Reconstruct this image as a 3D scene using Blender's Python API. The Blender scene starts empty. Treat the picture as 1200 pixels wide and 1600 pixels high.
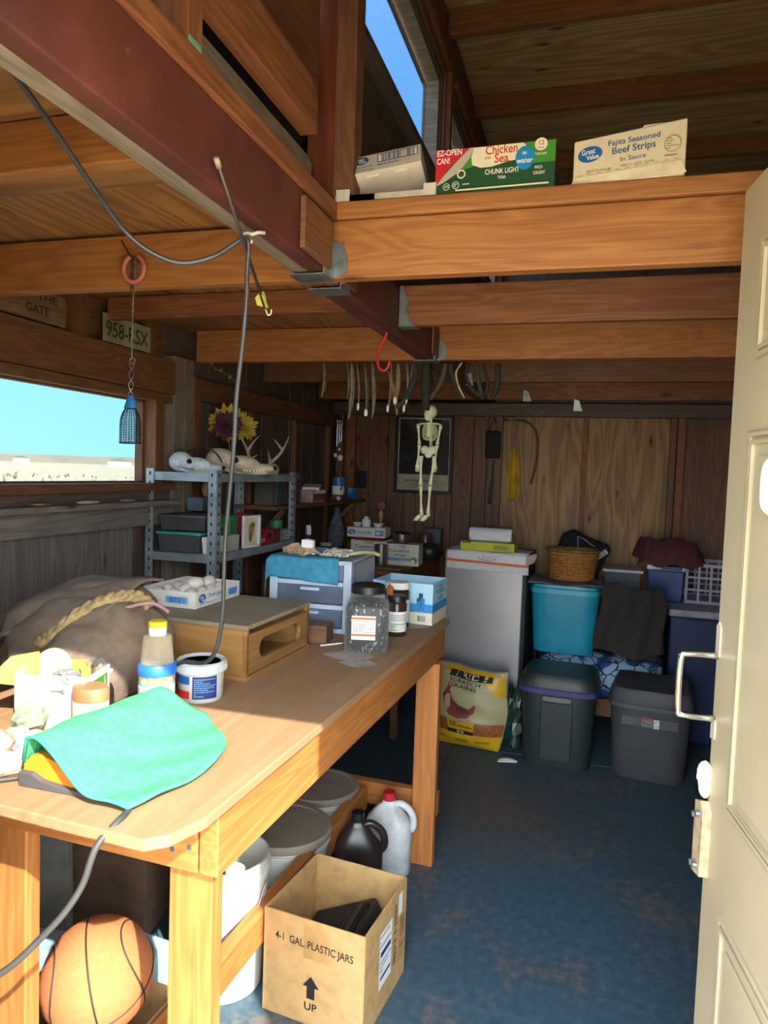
import bpy, bmesh, math, random
from mathutils import Vector, Matrix, Quaternion
random.seed(7)
S = bpy.context.scene
COL = S.collection
V = Vector
PI = math.pi
R_ = math.radians

# ---------------------------------------------------------------- camera
cd = bpy.data.cameras.new('camera'); cam = bpy.data.objects.new('camera', cd); COL.objects.link(cam)
yaw, pit, rol = R_(16.0), R_(-3.3), R_(2.0)
fw = V((-math.sin(yaw)*math.cos(pit), math.cos(yaw)*math.cos(pit), math.sin(pit)))
rt = V((math.cos(yaw), math.sin(yaw), 0)); up = rt.cross(fw)
cr = math.cos(rol)*rt + math.sin(rol)*up; cu = -math.sin(rol)*rt + math.cos(rol)*up
M3 = Matrix((cr, cu, -fw)).transposed()
cam.matrix_world = Matrix.Translation((0, 0, 1.5)) @ M3.to_4x4()
cd.sensor_fit = 'VERTICAL'; cd.sensor_height = 36; cd.lens = 36*1100/1600; cd.clip_start = 0.02; cd.clip_end = 3000
S.camera = cam

# ---------------------------------------------------------------- sky, sun, exposure
SUN_ALT, SUN_EN, SKY_ST, EXPO = 39.3, 1.65, 1.3, 3.0
w = bpy.data.worlds.new('sky'); S.world = w; w.use_nodes = True
nt = w.node_tree; nt.nodes.clear()
bg = nt.nodes.new('ShaderNodeBackground'); wo = nt.nodes.new('ShaderNodeOutputWorld')
tc = nt.nodes.new('ShaderNodeTexCoord'); sx = nt.nodes.new('ShaderNodeSeparateXYZ'); rp = nt.nodes.new('ShaderNodeValToRGB')
nt.links.new(tc.outputs['Generated'], sx.inputs[0]); nt.links.new(sx.outputs['Z'], rp.inputs[0])
els = rp.color_ramp.elements
els[0].position = 0.0; els[0].color = (0.26, 0.56, 0.66, 1)
els[1].position = 1.0; els[1].color = (0.08, 0.20, 0.52, 1)
for p_, c_ in ((0.10, (0.22, 0.52, 0.68, 1)), (0.30, (0.10, 0.36, 0.68, 1)), (0.6, (0.06, 0.26, 0.62, 1))):
    e = els.new(p_); e.color = c_
# the sky is deep blue away from the sun and hazy warm white around it
dp = nt.nodes.new('ShaderNodeVectorMath'); dp.operation = 'DOT_PRODUCT'; dp.inputs[1].default_value = (0.547, -0.547, 0.633); nt.links.new(tc.outputs['Generated'], dp.inputs[0])
hz1 = nt.nodes.new('ShaderNodeMapRange'); hz1.interpolation_type = 'SMOOTHSTEP'; hz1.inputs[1].default_value = -0.45; hz1.inputs[2].default_value = 0.75; nt.links.new(dp.outputs['Value'], hz1.inputs[0])
mxs = nt.nodes.new('ShaderNodeMix'); mxs.data_type = 'RGBA'; nt.links.new(hz1.outputs[0], mxs.inputs[0]); nt.links.new(rp.outputs[0], mxs.inputs[6]); mxs.inputs[7].default_value = (1.05, 1.16, 1.24, 1)
nt.links.new(mxs.outputs[2], bg.inputs[0]); nt.links.new(bg.outputs[0], wo.inputs[0])
bg.inputs[1].default_value = SKY_ST
sd = bpy.data.lights.new('sun', 'SUN'); so = bpy.data.objects.new('sun', sd); COL.objects.link(so)
ca = math.cos(R_(SUN_ALT)); sdir = V((-ca*math.sqrt(.5), ca*math.sqrt(.5), -math.sin(R_(SUN_ALT))))
so.rotation_euler = sdir.to_track_quat('-Z', 'Y').to_euler(); so.location = (4, -4, 6)
sd.energy = SUN_EN; sd.angle = R_(0.6); sd.color = (1, 0.93, 0.80)
vs = S.view_settings; vs.view_transform = 'Standard'; vs.look = 'None'; vs.exposure = EXPO; vs.gamma = 1; vs.use_curve_mapping = False
S.cycles.max_bounces = 14; S.cycles.diffuse_bounces = 9; S.cycles.transparent_max_bounces = 24
S.cycles.caustics_reflective = False; S.cycles.caustics_refractive = False

# ---------------------------------------------------------------- materials
def lin(c):
    if isinstance(c, str):
        c = tuple(int(c[i:i+2], 16)/255 for i in (0, 2, 4))
    return tuple((x/12.92 if x <= .04045 else ((x+.055)/1.055)**2.4) for x in c)
MATS = {}
class NT:
    def __init__(s, name):
        s.m = bpy.data.materials.new(name); s.m.use_nodes = True; s.t = s.m.node_tree; s.t.nodes.clear()
        s.out = s.n('OutputMaterial'); s.b = s.n('BsdfPrincipled'); s.l(s.b.outputs[0], s.out.inputs[0])
    def n(s, k): return s.t.nodes.new('ShaderNode'+k)
    def l(s, a, b): s.t.links.new(a, b)
    def coords(s, scale=(1, 1, 1), rnd=True):
        tc = s.n('TexCoord'); mp = s.n('Mapping'); mp.inputs['Scale'].default_value = scale
        if rnd:
            oi = s.n('ObjectInfo'); mu = s.n('Math'); mu.operation = 'MULTIPLY'; mu.inputs[1].default_value = 37.0
            s.l(oi.outputs['Random'], mu.inputs[0]); va = s.n('VectorMath'); va.operation = 'ADD'
            s.l(tc.outputs['Object'], va.inputs[0]); s.l(mu.outputs[0], va.inputs[1]); s.l(va.outputs[0], mp.inputs[0])
        else: s.l(tc.outputs['Object'], mp.inputs[0])
        return mp.outputs[0]
    def noise(s, vec, sc, det=3, rough=.5, dist=0):
        n = s.n('TexNoise'); n.inputs['Scale'].default_value = sc; n.inputs['Detail'].default_value = det
        n.inputs['Roughness'].default_value = rough; n.inputs['Distortion'].default_value = dist; s.l(vec, n.inputs['Vector']); return n.outputs['Fac']
    def math(s, op, a, b=None):
        m = s.n('Math'); m.operation = op
        for i, x in enumerate((a, b)):
            if x is None: continue
            if isinstance(x, (int, float)): m.inputs[i].default_value = x
            else: s.l(x, m.inputs[i])
        return m.outputs[0]
    def ramp(s, f, stops):
        r = s.n('ValToRGB'); e = r.color_ramp.elements
        e[0].position = stops[0][0]; e[0].color = lin(stops[0][1])+(1,); e[1].position = stops[-1][0]; e[1].color = lin(stops[-1][1])+(1,)
        for p, c in stops[1:-1]:
            x = e.new(p); x.color = lin(c)+(1,)
        s.l(f, r.inputs[0]); return r.outputs[0]
    def mix(s, f, a, b, mode='MIX'):
        m = s.n('Mix'); m.data_type = 'RGBA'; m.blend_type = mode
        for x, i in ((f, 0), (a, 6), (b, 7)):
            if isinstance(x, (int, float)): m.inputs[i].default_value = x
            elif isinstance(x, (str, tuple)): m.inputs[i].default_value = lin(x)+(1,)
            else: s.l(x, m.inputs[i])
        return m.outputs[2]
    def bump(s, h, st, d=.01):
        b = s.n('Bump'); b.inputs['Strength'].default_value = st; b.inputs['Distance'].default_value = d
        s.l(h, b.inputs['Height']); s.l(b.outputs[0], s.b.inputs['Normal'])
    def fin(s, col=None, rough=.6, metal=0, spec=None):
        if col is not None:
            if isinstance(col, (str, tuple)): s.b.inputs['Base Color'].default_value = lin(col)+(1,)
            else: s.l(col, s.b.inputs['Base Color'])
        s.b.inputs['Roughness'].default_value = rough; s.b.inputs['Metallic'].default_value = metal
        if spec is not None: s.b.inputs['Specular IOR Level'].default_value = spec
        return s.m
def plain(name, c, rough=.6, metal=0, var=.12, sc=9, bump=.15, c2=None):
    if name in MATS: return MATS[name]
    k = NT(name); v = k.coords((1, 1, 1)); f = k.noise(v, sc, 4, .6)
    base = lin(c); c_ = c if not isinstance(c, str) else tuple(int(c[i:i+2], 16)/255 for i in (0, 2, 4))
    d = c2 or tuple(max(0, x*(1-var*2)) for x in c_); l_ = tuple(min(1, x*(1+var)) for x in c_)
    col = k.ramp(f, [(.25, d), (.5, c_), (.75, l_)])
    if bump: k.bump(k.noise(v, sc*6, 3), bump, .003)
    MATS[name] = k.fin(col, rough, metal); return MATS[name]
def wood(name, c1, c2, gs=1.0, rough=.6, knots=True, stain=None, cath=0.55, bump=.35):
    k = NT(name); v = k.coords((1, 1, 1))
    mp = k.n('Mapping'); mp.inputs['Scale'].default_value = (1.0*gs, 9*gs, 9*gs); k.l(v, mp.inputs[0])
    n1 = k.noise(mp.outputs[0], 1.3, 2, .5, .3)
    rings = k.math('FRACT', k.math('MULTIPLY', n1, 11))
    rings = k.math('ABSOLUTE', k.math('SUBTRACT', rings, .5))
    mp2 = k.n('Mapping'); mp2.inputs['Scale'].default_value = (2.5*gs, 90*gs, 90*gs); k.l(v, mp2.inputs[0])
    fine = k.noise(mp2.outputs[0], 1.0, 3, .6)
    f = k.math('ADD', k.math('MULTIPLY', rings, cath*1.6), k.math('MULTIPLY', fine, 1-cath*.6))
    mid = tuple((a+b)/2 for a, b in zip(hexc(c1), hexc(c2)))
    col = k.ramp(f, [(.12, c2), (.5, mid), (.85, c1)])
    big = k.noise(v, 1.7, 3, .6)
    col = k.mix(k.math('MULTIPLY', big, .6), col, stain or tuple(x*.62 for x in hexc(c2)))
    if knots:
        vo = k.n('TexVoronoi'); mp3 = k.n('Mapping'); mp3.inputs['Scale'].default_value = (2.6, 8, 8); k.l(v, mp3.inputs[0])
        k.l(mp3.outputs[0], vo.inputs['Vector']); vo.inputs['Scale'].default_value = 1
        kn = k.ramp(vo.outputs['Distance'], [(.04, (1, 1, 1)), (.13, (0, 0, 0))])
        col = k.mix(kn, col, tuple(x*.38 for x in hexc(c2)))
    k.bump(fine, bump, .004)
    return k.fin(col, rough)
def hexc(c): return tuple(int(c[i:i+2], 16)/255 for i in (0, 2, 4)) if isinstance(c, str) else c
def clear(name, tint='ffffff', amt=.15, rough=.05, body=None):
    k = NT(name); tr = k.n('BsdfTransparent'); tr.inputs[0].default_value = lin(tint)+(1,)
    mx = k.n('MixShader'); k.b.inputs['Base Color'].default_value = lin(body or tint)+(1,); k.b.inputs['Roughness'].default_value = rough
    fr = k.n('LayerWeight'); fr.inputs[0].default_value = .25
    f = k.math('ADD', k.math('MULTIPLY', fr.outputs['Facing'], .5), amt)
    k.l(f, mx.inputs[0]); k.l(tr.outputs[0], mx.inputs[1]); k.l(k.b.outputs[0], mx.inputs[2]); k.l(mx.outputs[0], k.out.inputs[0])
    return k.m

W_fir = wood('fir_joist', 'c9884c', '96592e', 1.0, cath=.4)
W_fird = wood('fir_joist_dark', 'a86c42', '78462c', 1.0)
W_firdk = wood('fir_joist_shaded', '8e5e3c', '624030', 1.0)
W_bench = wood('bench_lumber', 'd9944e', 'ad6430', .9, cath=.4)
W_old = wood('weathered_lumber', 'a39484', '74675b', 1.1)
W_redst = wood('red_stained_post', '8a4526', '5d2a18', .8)
W_brown = wood('brown_board', '93633f', '654330', 1.0)
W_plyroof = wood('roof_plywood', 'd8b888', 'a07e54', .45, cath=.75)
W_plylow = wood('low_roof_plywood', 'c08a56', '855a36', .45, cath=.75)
W_plywall = wood('wall_plywood', 'c09a6c', '8c6843', .5, cath=.8)
W_siding = wood('brown_siding', '966a4e', '644534', .8)
W_grey = wood('grey_siding', '9a9088', '6e655e', .8)
W_dark = wood('dark_panel', '776458', '544640', .8)
W_top = wood('bench_plywood', 'b8916c', '93704f', .4, rough=.8, knots=False, cath=.22, stain='6e5238')
W_crate = wood('crate_plywood', 'b8894f', '8f6434', .6, knots=False, cath=.5)
def red_mat():
    k = NT('red_paint'); v = k.coords()
    f = k.noise(v, 5, 5, .7); col = k.ramp(f, [(.3, '42201b'), (.55, '5c2c26'), (.8, '6c3a33')])
    wv = k.noise(v, 22, 5, .75); m = k.ramp(wv, [(.66, (0, 0, 0)), (.72, (1, 1, 1))])
    col = k.mix(k.math('MULTIPLY', m, .35), col, '9a7a66'); k.bump(f, .3, .004); return k.fin(col, .6)
M_red = red_mat()
def floor_mat():
    k = NT('painted_floor'); v = k.coords((1, 1, 1), False)
    f = k.noise(v, 2.2, 6, .7); f2 = k.noise(v, 30, 5, .7)
    mp = k.n('Mapping'); mp.inputs['Scale'].default_value = (60, 3, 1); mp.inputs['Rotation'].default_value = (0, 0, .3); k.l(v, mp.inputs[0]); g = k.noise(mp.outputs[0], 1, 3, .6)
    col = k.ramp(f2, [(.3, '32495a'), (.7, '4c6878')])
    col = k.mix(k.math('MULTIPLY', g, .5), col, '3c5262')
    wear = k.ramp(k.math('ADD', k.math('MULTIPLY', f, .6), k.math('MULTIPLY', f2, .42)), [(.53, (0, 0, 0)), (.63, (1, 1, 1))])
    col = k.mix(k.math('MULTIPLY', wear, .7), col, '7d6a5e')
    # bare worn patch where people step, halfway down the aisle
    ds = k.n('VectorMath'); ds.operation = 'DISTANCE'; ds.inputs[1].default_value = (-.38, 3.15, 0); k.l(v, ds.inputs[0])
    pm = k.ramp(k.math('ADD', ds.outputs['Value'], k.math('MULTIPLY', f2, .9)), [(.62, (1, 1, 1)), (1.0, (0, 0, 0))])
    col = k.mix(k.math('MULTIPLY', pm, .6), col, '5e4e46')
    sc2_ = k.n('Mapping'); sc2_.inputs['Scale'].default_value = (5, 90, 1); sc2_.inputs['Rotation'].default_value = (0, 0, .15); k.l(v, sc2_.inputs[0]); g2 = k.noise(sc2_.outputs[0], 1, 3, .7)
    col = k.mix(k.ramp(g2, [(.60, (0, 0, 0)), (.72, (.5, .5, .5))]), col, '7b8a90')
    k.bump(g, .25, .004); return k.fin(col, .55)
M_floor = floor_mat()
M_galv = plain('galvanised_steel', '9aa3a8', .42, .85, .15, 14)
M_shelf = plain('shelf_steel', 'a4b2bc', .45, .5, .12, 10)
M_black = plain('black_plastic', '1c1c1e', .4)
M_blackr = plain('black_rubber', '3a3a3a', .55)
M_white = plain('white_plastic', 'e6e6e2', .35, var=.03)
M_card = plain('white_card', 'd9d4cb', .7, var=.05)
M_kraft = plain('kraft_card', 'c09a66', .8, var=.07, sc=20)
M_dk = plain('dark_void', '15110f', .9)
M_chrome = plain('chrome', 'd8d8d8', .15, 1, .02)
def flat(name, c, rough=.6):
    return plain('print_'+name, c, rough, var=.03, bump=0)
P_blue = flat('blue', '1d5aa6'); P_dblue = flat('navy', '1f3470'); P_white = flat('white', 'f0efec'); P_red = flat('red', 'c3202a'); P_green = flat('green', '17492a')
P_lgreen = flat('leaf_green', '3f8a2e'); P_black = flat('black', '1b1b1b'); P_cyan = flat('cyan', '1c86cf'); P_yellow = flat('yellow', 'e8c81c'); P_grey = flat('grey', '808080')
P_cream = flat('cream', 'e8dfc4'); P_silver = flat('silver', 'b5aca0'); P_orange = flat('orange', 'd9662b'); P_brown = flat('brown', '7a4020'); P_lblue = flat('light_blue', '6fa7d6')

# ---------------------------------------------------------------- mesh helpers
class MB:
    def __init__(s): s.v = []; s.f = []
    def add(s, vs, fs):
        o = len(s.v); s.v += [tuple(p) for p in vs]; s.f += [tuple(i+o for i in f) for f in fs]; return s
    def box(s, cx, cy, cz, sx, sy, sz, rot=None, taper=1.0):
        vs = []
        for z in (-.5, .5):
            k = taper if z < 0 else 1
            for x, y in ((-.5, -.5), (.5, -.5), (.5, .5), (-.5, .5)):
                p = V((x*sx*k, y*sy*k, z*sz)); p = rot @ p if rot else p; vs.append(p+V((cx, cy, cz)))
        return s.add(vs, [(3, 2, 1, 0), (4, 5, 6, 7), (0, 1, 5, 4), (1, 2, 6, 5), (2, 3, 7, 6), (3, 0, 4, 7)])
    def cyl(s, p0, p1, r0, r1=None, n=16):
        p0, p1 = V(p0), V(p1); r1 = r0 if r1 is None else r1; d = (p1-p0).normalized()
        a = d.orthogonal().normalized(); b = d.cross(a); vs = []
        for p, r in ((p0, r0), (p1, r1)):
            for i in range(n):
                t = 2*PI*i/n; vs.append(p+a*r*math.cos(t)+b*r*math.sin(t))
        fs = [(i, (i+1) % n, n+(i+1) % n, n+i) for i in range(n)]+[tuple(range(n-1, -1, -1)), tuple(range(n, 2*n))]
        return s.add(vs, fs)
    def lathe(s, prof, n=28, c=(0, 0, 0), sx=1, sy=1, sq=0):
        vs = []; m = len(prof)
        for r, z in prof:
            for i in range(n):
                t = 2*PI*i/n; cx_, sy_ = math.cos(t), math.sin(t)
                if sq:
                    q = 1/((abs(cx_)**sq+abs(sy_)**sq)**(1/sq)); cx_ *= q; sy_ *= q
                vs.append((c[0]+r*sx*cx_, c[1]+r*sy*sy_, c[2]+z))
        fs = [(j*n+i, j*n+(i+1) % n, (j+1)*n+(i+1) % n, (j+1)*n+i) for j in range(m-1) for i in range(n)]
        if prof[0][0] > 1e-5: fs.append(tuple(range(n-1, -1, -1)))
        if prof[-1][0] > 1e-5: fs.append(tuple((m-1)*n+i for i in range(n)))
        return s.add(vs, fs)
    def tube(s, pts, r, n=6, rad=None):
        pts = [V(p) for p in pts]; m = len(pts); vs = []; pa = None
        for j, p in enumerate(pts):
            d = (pts[min(j+1, m-1)]-pts[max(j-1, 0)])
            d = d.normalized() if d.length > 1e-9 else V((0, 0, 1))
            a = d.orthogonal().normalized() if pa is None else (pa-d*pa.dot(d))
            if a.length < 1e-6: a = d.orthogonal()
            a.normalize(); pa = a; b = d.cross(a); rr = rad[j] if rad else r
            for i in range(n):
                t = 2*PI*i/n; vs.append(p+a*rr*math.cos(t)+b*rr*math.sin(t))
        fs = [(j*n+i, j*n+(i+1) % n, (j+1)*n+(i+1) % n, (j+1)*n+i) for j in range(m-1) for i in range(n)]
        fs += [tuple(range(n-1, -1, -1)), tuple((m-1)*n+i for i in range(n))]
        return s.add(vs, fs)
    def ell(s, c, r, nu=16, nv=10, fn=None, rot=None):
        vs = []; c = V(c)
        for j in range(nv+1):
            ph = PI*j/nv
            for i in range(nu):
                t = 2*PI*i/nu; d = V((math.sin(ph)*math.cos(t), math.sin(ph)*math.sin(t), -math.cos(ph)))
                k = fn(d) if fn else 1; p = V((d.x*r[0], d.y*r[1], d.z*r[2]))*k
                vs.append(c+(rot @ p if rot else p))
        fs = [(j*nu+i, j*nu+(i+1) % nu, (j+1)*nu+(i+1) % nu, (j+1)*nu+i) for j in range(nv) for i in range(nu)]
        return s.add(vs, fs)
    def grid(s, nu, nv, f, th=0):
        vs = [V(f(i/nu, j/nv)) for j in range(nv+1) for i in range(nu+1)]; w_ = nu+1
        fs = [(j*w_+i, j*w_+i+1, (j+1)*w_+i+1, (j+1)*w_+i) for j in range(nv) for i in range(nu)]
        return s.add(vs, fs)
    def prism(s, pts, th, o=(0, 0, 0), x=(1, 0, 0), y=(0, 1, 0)):
        o, x, y = V(o), V(x), V(y); n = x.cross(y).normalized(); k = len(pts)
        vs = [o+x*a+y*b for a, b in pts]+[o+x*a+y*b+n*th for a, b in pts]
        return s.add(vs, [tuple(range(k-1, -1, -1)), tuple(range(k, 2*k))]+[(i, (i+1) % k, k+(i+1) % k, k+i) for i in range(k)])
    def mesh(s, name, smooth=False, merge=False):
        me = bpy.data.meshes.new(name); me.from_pydata(s.v, [], s.f)
        bm = bmesh.new(); bm.from_mesh(me)
        if merge or True: bmesh.ops.remove_doubles(bm, verts=bm.verts, dist=1e-6)
        bmesh.ops.recalc_face_normals(bm, faces=bm.faces); bm.to_mesh(me); bm.free()
        if smooth:
            for p in me.polygons: p.use_smooth = True
        return me
    def obj(s, name, mat, parent=None, smooth=False, bevel=0, loc=None, rot=None, solid=0, sub=0, kind=None, remesh=0, auto=None):
        me = s.mesh(name, smooth); me.materials.append(mat)
        o = bpy.data.objects.new(name, me); COL.objects.link(o)
        if parent: o.parent = parent
        if loc is not None: o.location = loc
        if rot is not None: o.rotation_euler = rot
        if remesh:
            m = o.modifiers.new('r', 'REMESH'); m.mode = 'VOXEL'; m.voxel_size = remesh; m.use_smooth_shade = True
            m = o.modifiers.new('s', 'SMOOTH'); m.iterations = 3; m.factor = .5
        if solid: m = o.modifiers.new('t', 'SOLIDIFY'); m.thickness = solid; m.offset = 0
        if bevel: m = o.modifiers.new('b', 'BEVEL'); m.width = bevel; m.segments = 2; m.limit_method = 'ANGLE'; m.angle_limit = R_(40)
        if sub: m = o.modifiers.new('s', 'SUBSURF'); m.levels = sub; m.render_levels = sub
        if auto:
            for p in me.polygons: p.use_smooth = True
            me.set_sharp_from_angle(angle=R_(auto))
        if kind: o['kind'] = kind
        return o
def tag(o, label=None, cat=None, group=None, kind=None):
    if label: o['label'] = label
    if cat: o['category'] = cat
    if group: o['group'] = group
    if kind: o['kind'] = kind
    return o
def thing(name, label, cat, loc=(0, 0, 0), rz=0, group=None, rot=None):
    o = bpy.data.objects.new(name, None); COL.objects.link(o); o.location = loc
    o.rotation_euler = rot if rot else (0, 0, rz); o.empty_display_size = .05
    return tag(o, label, cat, group)
def struct(o): o['kind'] = 'structure'; return o
def copy_tree(o, parent=None):
    c = o.copy(); COL.objects.link(c); c.parent = parent
    for ch in list(o.children): copy_tree(ch, c)
    return c
def board(name, p0, p1, w_, t, n, mat, parent=None, bevel=.0015):
    """lumber whose grain runs from p0 to p1; n is the outward normal of its wide face, which lies through p0-p1"""
    p0, p1, n = V(p0), V(p1), V(n); L = (p1-p0).length; x = (p1-p0).normalized(); n = (n-x*n.dot(x)).normalized(); y = n.cross(x)
    m = MB().box(L/2, 0, -t/2, L, w_, t); o = m.obj(name, mat, parent, bevel=bevel)
    o.matrix_local = Matrix.Translation(p0) @ Matrix((x, y, n)).transposed().to_4x4(); return o
def text_me(s, size, align='CENTER', bold=False, ext=.0):
    cu_ = bpy.data.curves.new('lettering', 'FONT'); cu_.body = s; cu_.size = size; cu_.align_x = align; cu_.align_y = 'CENTER'
    cu_.offset = size*.012 if bold else 0; cu_.resolution_u = 3; cu_.extrude = ext
    o = bpy.data.objects.new('t', cu_); COL.objects.link(o); bpy.context.view_layer.update()
    me = bpy.data.meshes.new_from_object(o.evaluated_get(bpy.context.evaluated_depsgraph_get()))
    bpy.data.objects.remove(o); bpy.data.curves.remove(cu_); return me
class Face:
    """a printed face: origin, x and y directions; prints are thin flat inks a hair above the surface"""
    def __init__(s, parent, o, x, y, warp=None):
        s.p = parent; s.o = V(o); s.x = V(x).normalized(); s.y = V(y).normalized(); s.n = s.x.cross(s.y); s.warp = warp; s.k = 0
    def pt(s, a, b, h): return s.warp(a, b, h) if s.warp else s.o+s.x*a+s.y*b+s.n*h
    def lay(s): s.k += 1; return .0004+.00022*s.k
    def poly(s, pts, mat, name='print', lay=True):
        h = s.lay(); m = MB()
        if s.warp:
            bm = bmesh.new(); bm.faces.new([bm.verts.new((a, b, 0)) for a, b in pts]); bmesh.ops.triangulate(bm, faces=bm.faces)
            bmesh.ops.subdivide_edges(bm, edges=bm.edges, cuts=5, use_grid_fill=True); bmesh.ops.triangulate(bm, faces=bm.faces)
            bm.verts.index_update(); m.add([s.pt(v.co.x, v.co.y, h) for v in bm.verts], [tuple(v.index for v in f.verts) for f in bm.faces]); bm.free()
            return m.obj(name, mat, s.p, True)
        m.add([s.pt(a, b, h) for a, b in pts], [tuple(range(len(pts)))]); return m.obj(name, mat, s.p)
    def rect(s, x0, y0, x1, y1, mat, name='print'):
        if s.warp:
            h = s.lay(); m = MB().grid(20, 14, lambda u, v: s.pt(x0+(x1-x0)*u, y0+(y1-y0)*v, h)); return m.obj(name, mat, s.p, True)
        return s.poly([(x0, y0), (x1, y0), (x1, y1), (x0, y1)], mat, name)
    def oval(s, cx, cy, rx, ry, mat, name='logo', rot=0, n=22):
        return s.poly([(cx+rx*math.cos(2*PI*i/n)*math.cos(rot)-ry*math.sin(2*PI*i/n)*math.sin(rot), cy+rx*math.cos(2*PI*i/n)*math.sin(rot)+ry*math.sin(2*PI*i/n)*math.cos(rot)) for i in range(n)], mat, name)
    def bars(s, x0, y0, x1, y1, n, mat, name='barcode'):
        h = s.lay(); m = MB()
        for i in range(n):
            a = x0+(x1-x0)*i/n; b = a+(x1-x0)/n*random.choice((.3, .5, .7))
            m.add([s.pt(*q, h) for q in ((a, y0), (b, y0), (b, y1), (a, y1))], [(0, 1, 2, 3)])
        return m.obj(name, mat, s.p)
    def lines(s, x0, y0, x1, y1, n, mat, name='small_print'):
        h = s.lay(); m = MB()
        for i in range(n):
            y = y0+(y1-y0)*(i+.5)/n; t = (y1-y0)/n*.22; a = x0
            while a < x1-(x1-x0)*.05:
                b = min(x1, a+(x1-x0)*random.uniform(.05, .16)); m.add([s.pt(*q, h) for q in ((a, y-t), (b, y-t), (b, y+t), (a, y+t))], [(0, 1, 2, 3)]); a = b+(x1-x0)*.025
                if random.random() < .08: break
        return m.obj(name, mat, s.p)
    def text(s, st, cx, cy, size, mat, width=None, bold=True, rot=0, name='lettering'):
        me = text_me(st, size, bold=bold); h = s.lay(); xs = [v.co.x for v in me.vertices]; k = 1
        if width and xs: k = width/(max(xs)-min(xs))
        for v in me.vertices:
            a, b = v.co.x*k, v.co.y; a, b = a*math.cos(rot)-b*math.sin(rot), a*math.sin(rot)+b*math.cos(rot); v.co = s.pt(cx+a, cy+b, h)
        me.materials.append(mat); o = bpy.data.objects.new(name, me); COL.objects.link(o); o.parent = s.p; return o
def gv_logo(F, cx, cy, r, rot=0, mat=None):
    F.oval(cx, cy, r, r*.66, mat or P_blue, 'logo', rot)
    F.text('Great', cx-r*.15, cy+r*.2, r*.62, P_white, r*1.1, True, rot); F.text('Value', cx+r*.22, cy-r*.25, r*.55, P_white, r*1.0, True, rot)
def helix(p0, p1, r, turns, ph, n=None):
    p0, p1 = V(p0), V(p1); n = n or int(turns*8); d = (p1-p0); a = d.orthogonal().normalized(); b = d.normalized().cross(a)
    return [p0+d*i/n+a*r*math.cos(ph+2*PI*turns*i/n)+b*r*math.sin(ph+2*PI*turns*i/n) for i in range(n+1)]
def spl(pts, n=6):
    P = [V(p) for p in pts]; out = []
    for i in range(len(P)-1):
        a, b, c, d = P[max(i-1, 0)], P[i], P[i+1], P[min(i+2, len(P)-1)]
        for k in range(n):
            t = k/n; out.append(.5*((2*b)+(c-a)*t+(2*a-5*b+4*c-d)*t*t+(3*b-a-3*c+d)*t**3))
    return out+[P[-1]]

# ================================================================ SETTING
def mesh_struct(name, boxes, mat, bevel=0):
    m = MB()
    for b in boxes:
        x0, x1, y0, y1, z0, z1 = b; m.box((x0+x1)/2, (y0+y1)/2, (z0+z1)/2, x1-x0, y1-y0, z1-z0)
    return struct(m.obj(name, mat, bevel=bevel))
def bx(name, x0, x1, y0, y1, z0, z1, mat, parent=None, bevel=.0015):
    """box lumber in world coordinates whose grain follows its longest side"""
    d = [x1-x0, y1-y0, z1-z0]; k = d.index(max(d)); c = V(((x0+x1)/2, (y0+y1)/2, (z0+z1)/2))
    rots = [Matrix.Identity(3), Matrix(((0, -1, 0), (1, 0, 0), (0, 0, 1))), Matrix(((0, 0, 1), (0, 1, 0), (-1, 0, 0)))][k]
    s_ = [(d[0], d[1], d[2]), (d[1], d[0], d[2]), (d[2], d[1], d[0])][k]
    o = MB().box(0, 0, 0, *s_).obj(name, mat, parent, bevel=bevel)
    o.matrix_local = Matrix.Translation(c) @ rots.to_4x4(); return o
# outside ground
def ground_mat():
    k = NT('desert_ground'); v = k.coords((1, 1, 1), False); f = k.noise(v, .35, 8, .75); f2 = k.noise(v, 3.0, 6, .7)
    col = k.ramp(f, [(.35, 'b59f7c'), (.55, 'c9b592'), (.7, '8f8160')]); col = k.mix(k.math('MULTIPLY', f2, .4), col, 'd8c8a8'); return k.fin(col, .95)
M_ground = ground_mat()
g = MB(); g.box(0, 0, -.35, 900, 900, .3); struct(g.obj('ground', M_ground))
hl = MB()
n = 60
for i in range(n+1):
    t = PI*.35+PI*1.0*i/n; r = 430; h = 4.4+.35*math.sin(i*.7)+.3*math.sin(i*1.9+1)
    hl.v += [(r*math.cos(t)*1.0, r*math.sin(t), -.3), ((r+30)*math.cos(t), (r+30)*math.sin(t), h), ((r+90)*math.cos(t), (r+90)*math.sin(t), -.3)]
for i in range(n):
    a = i*3; hl.f += [(a, a+3, a+4, a+1), (a+1, a+4, a+5, a+2)]
struct(hl.obj('hills', plain('hill_earth', 'a08d74', .95, c2=(.42, .38, .30), sc=.02, bump=0)))
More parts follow.
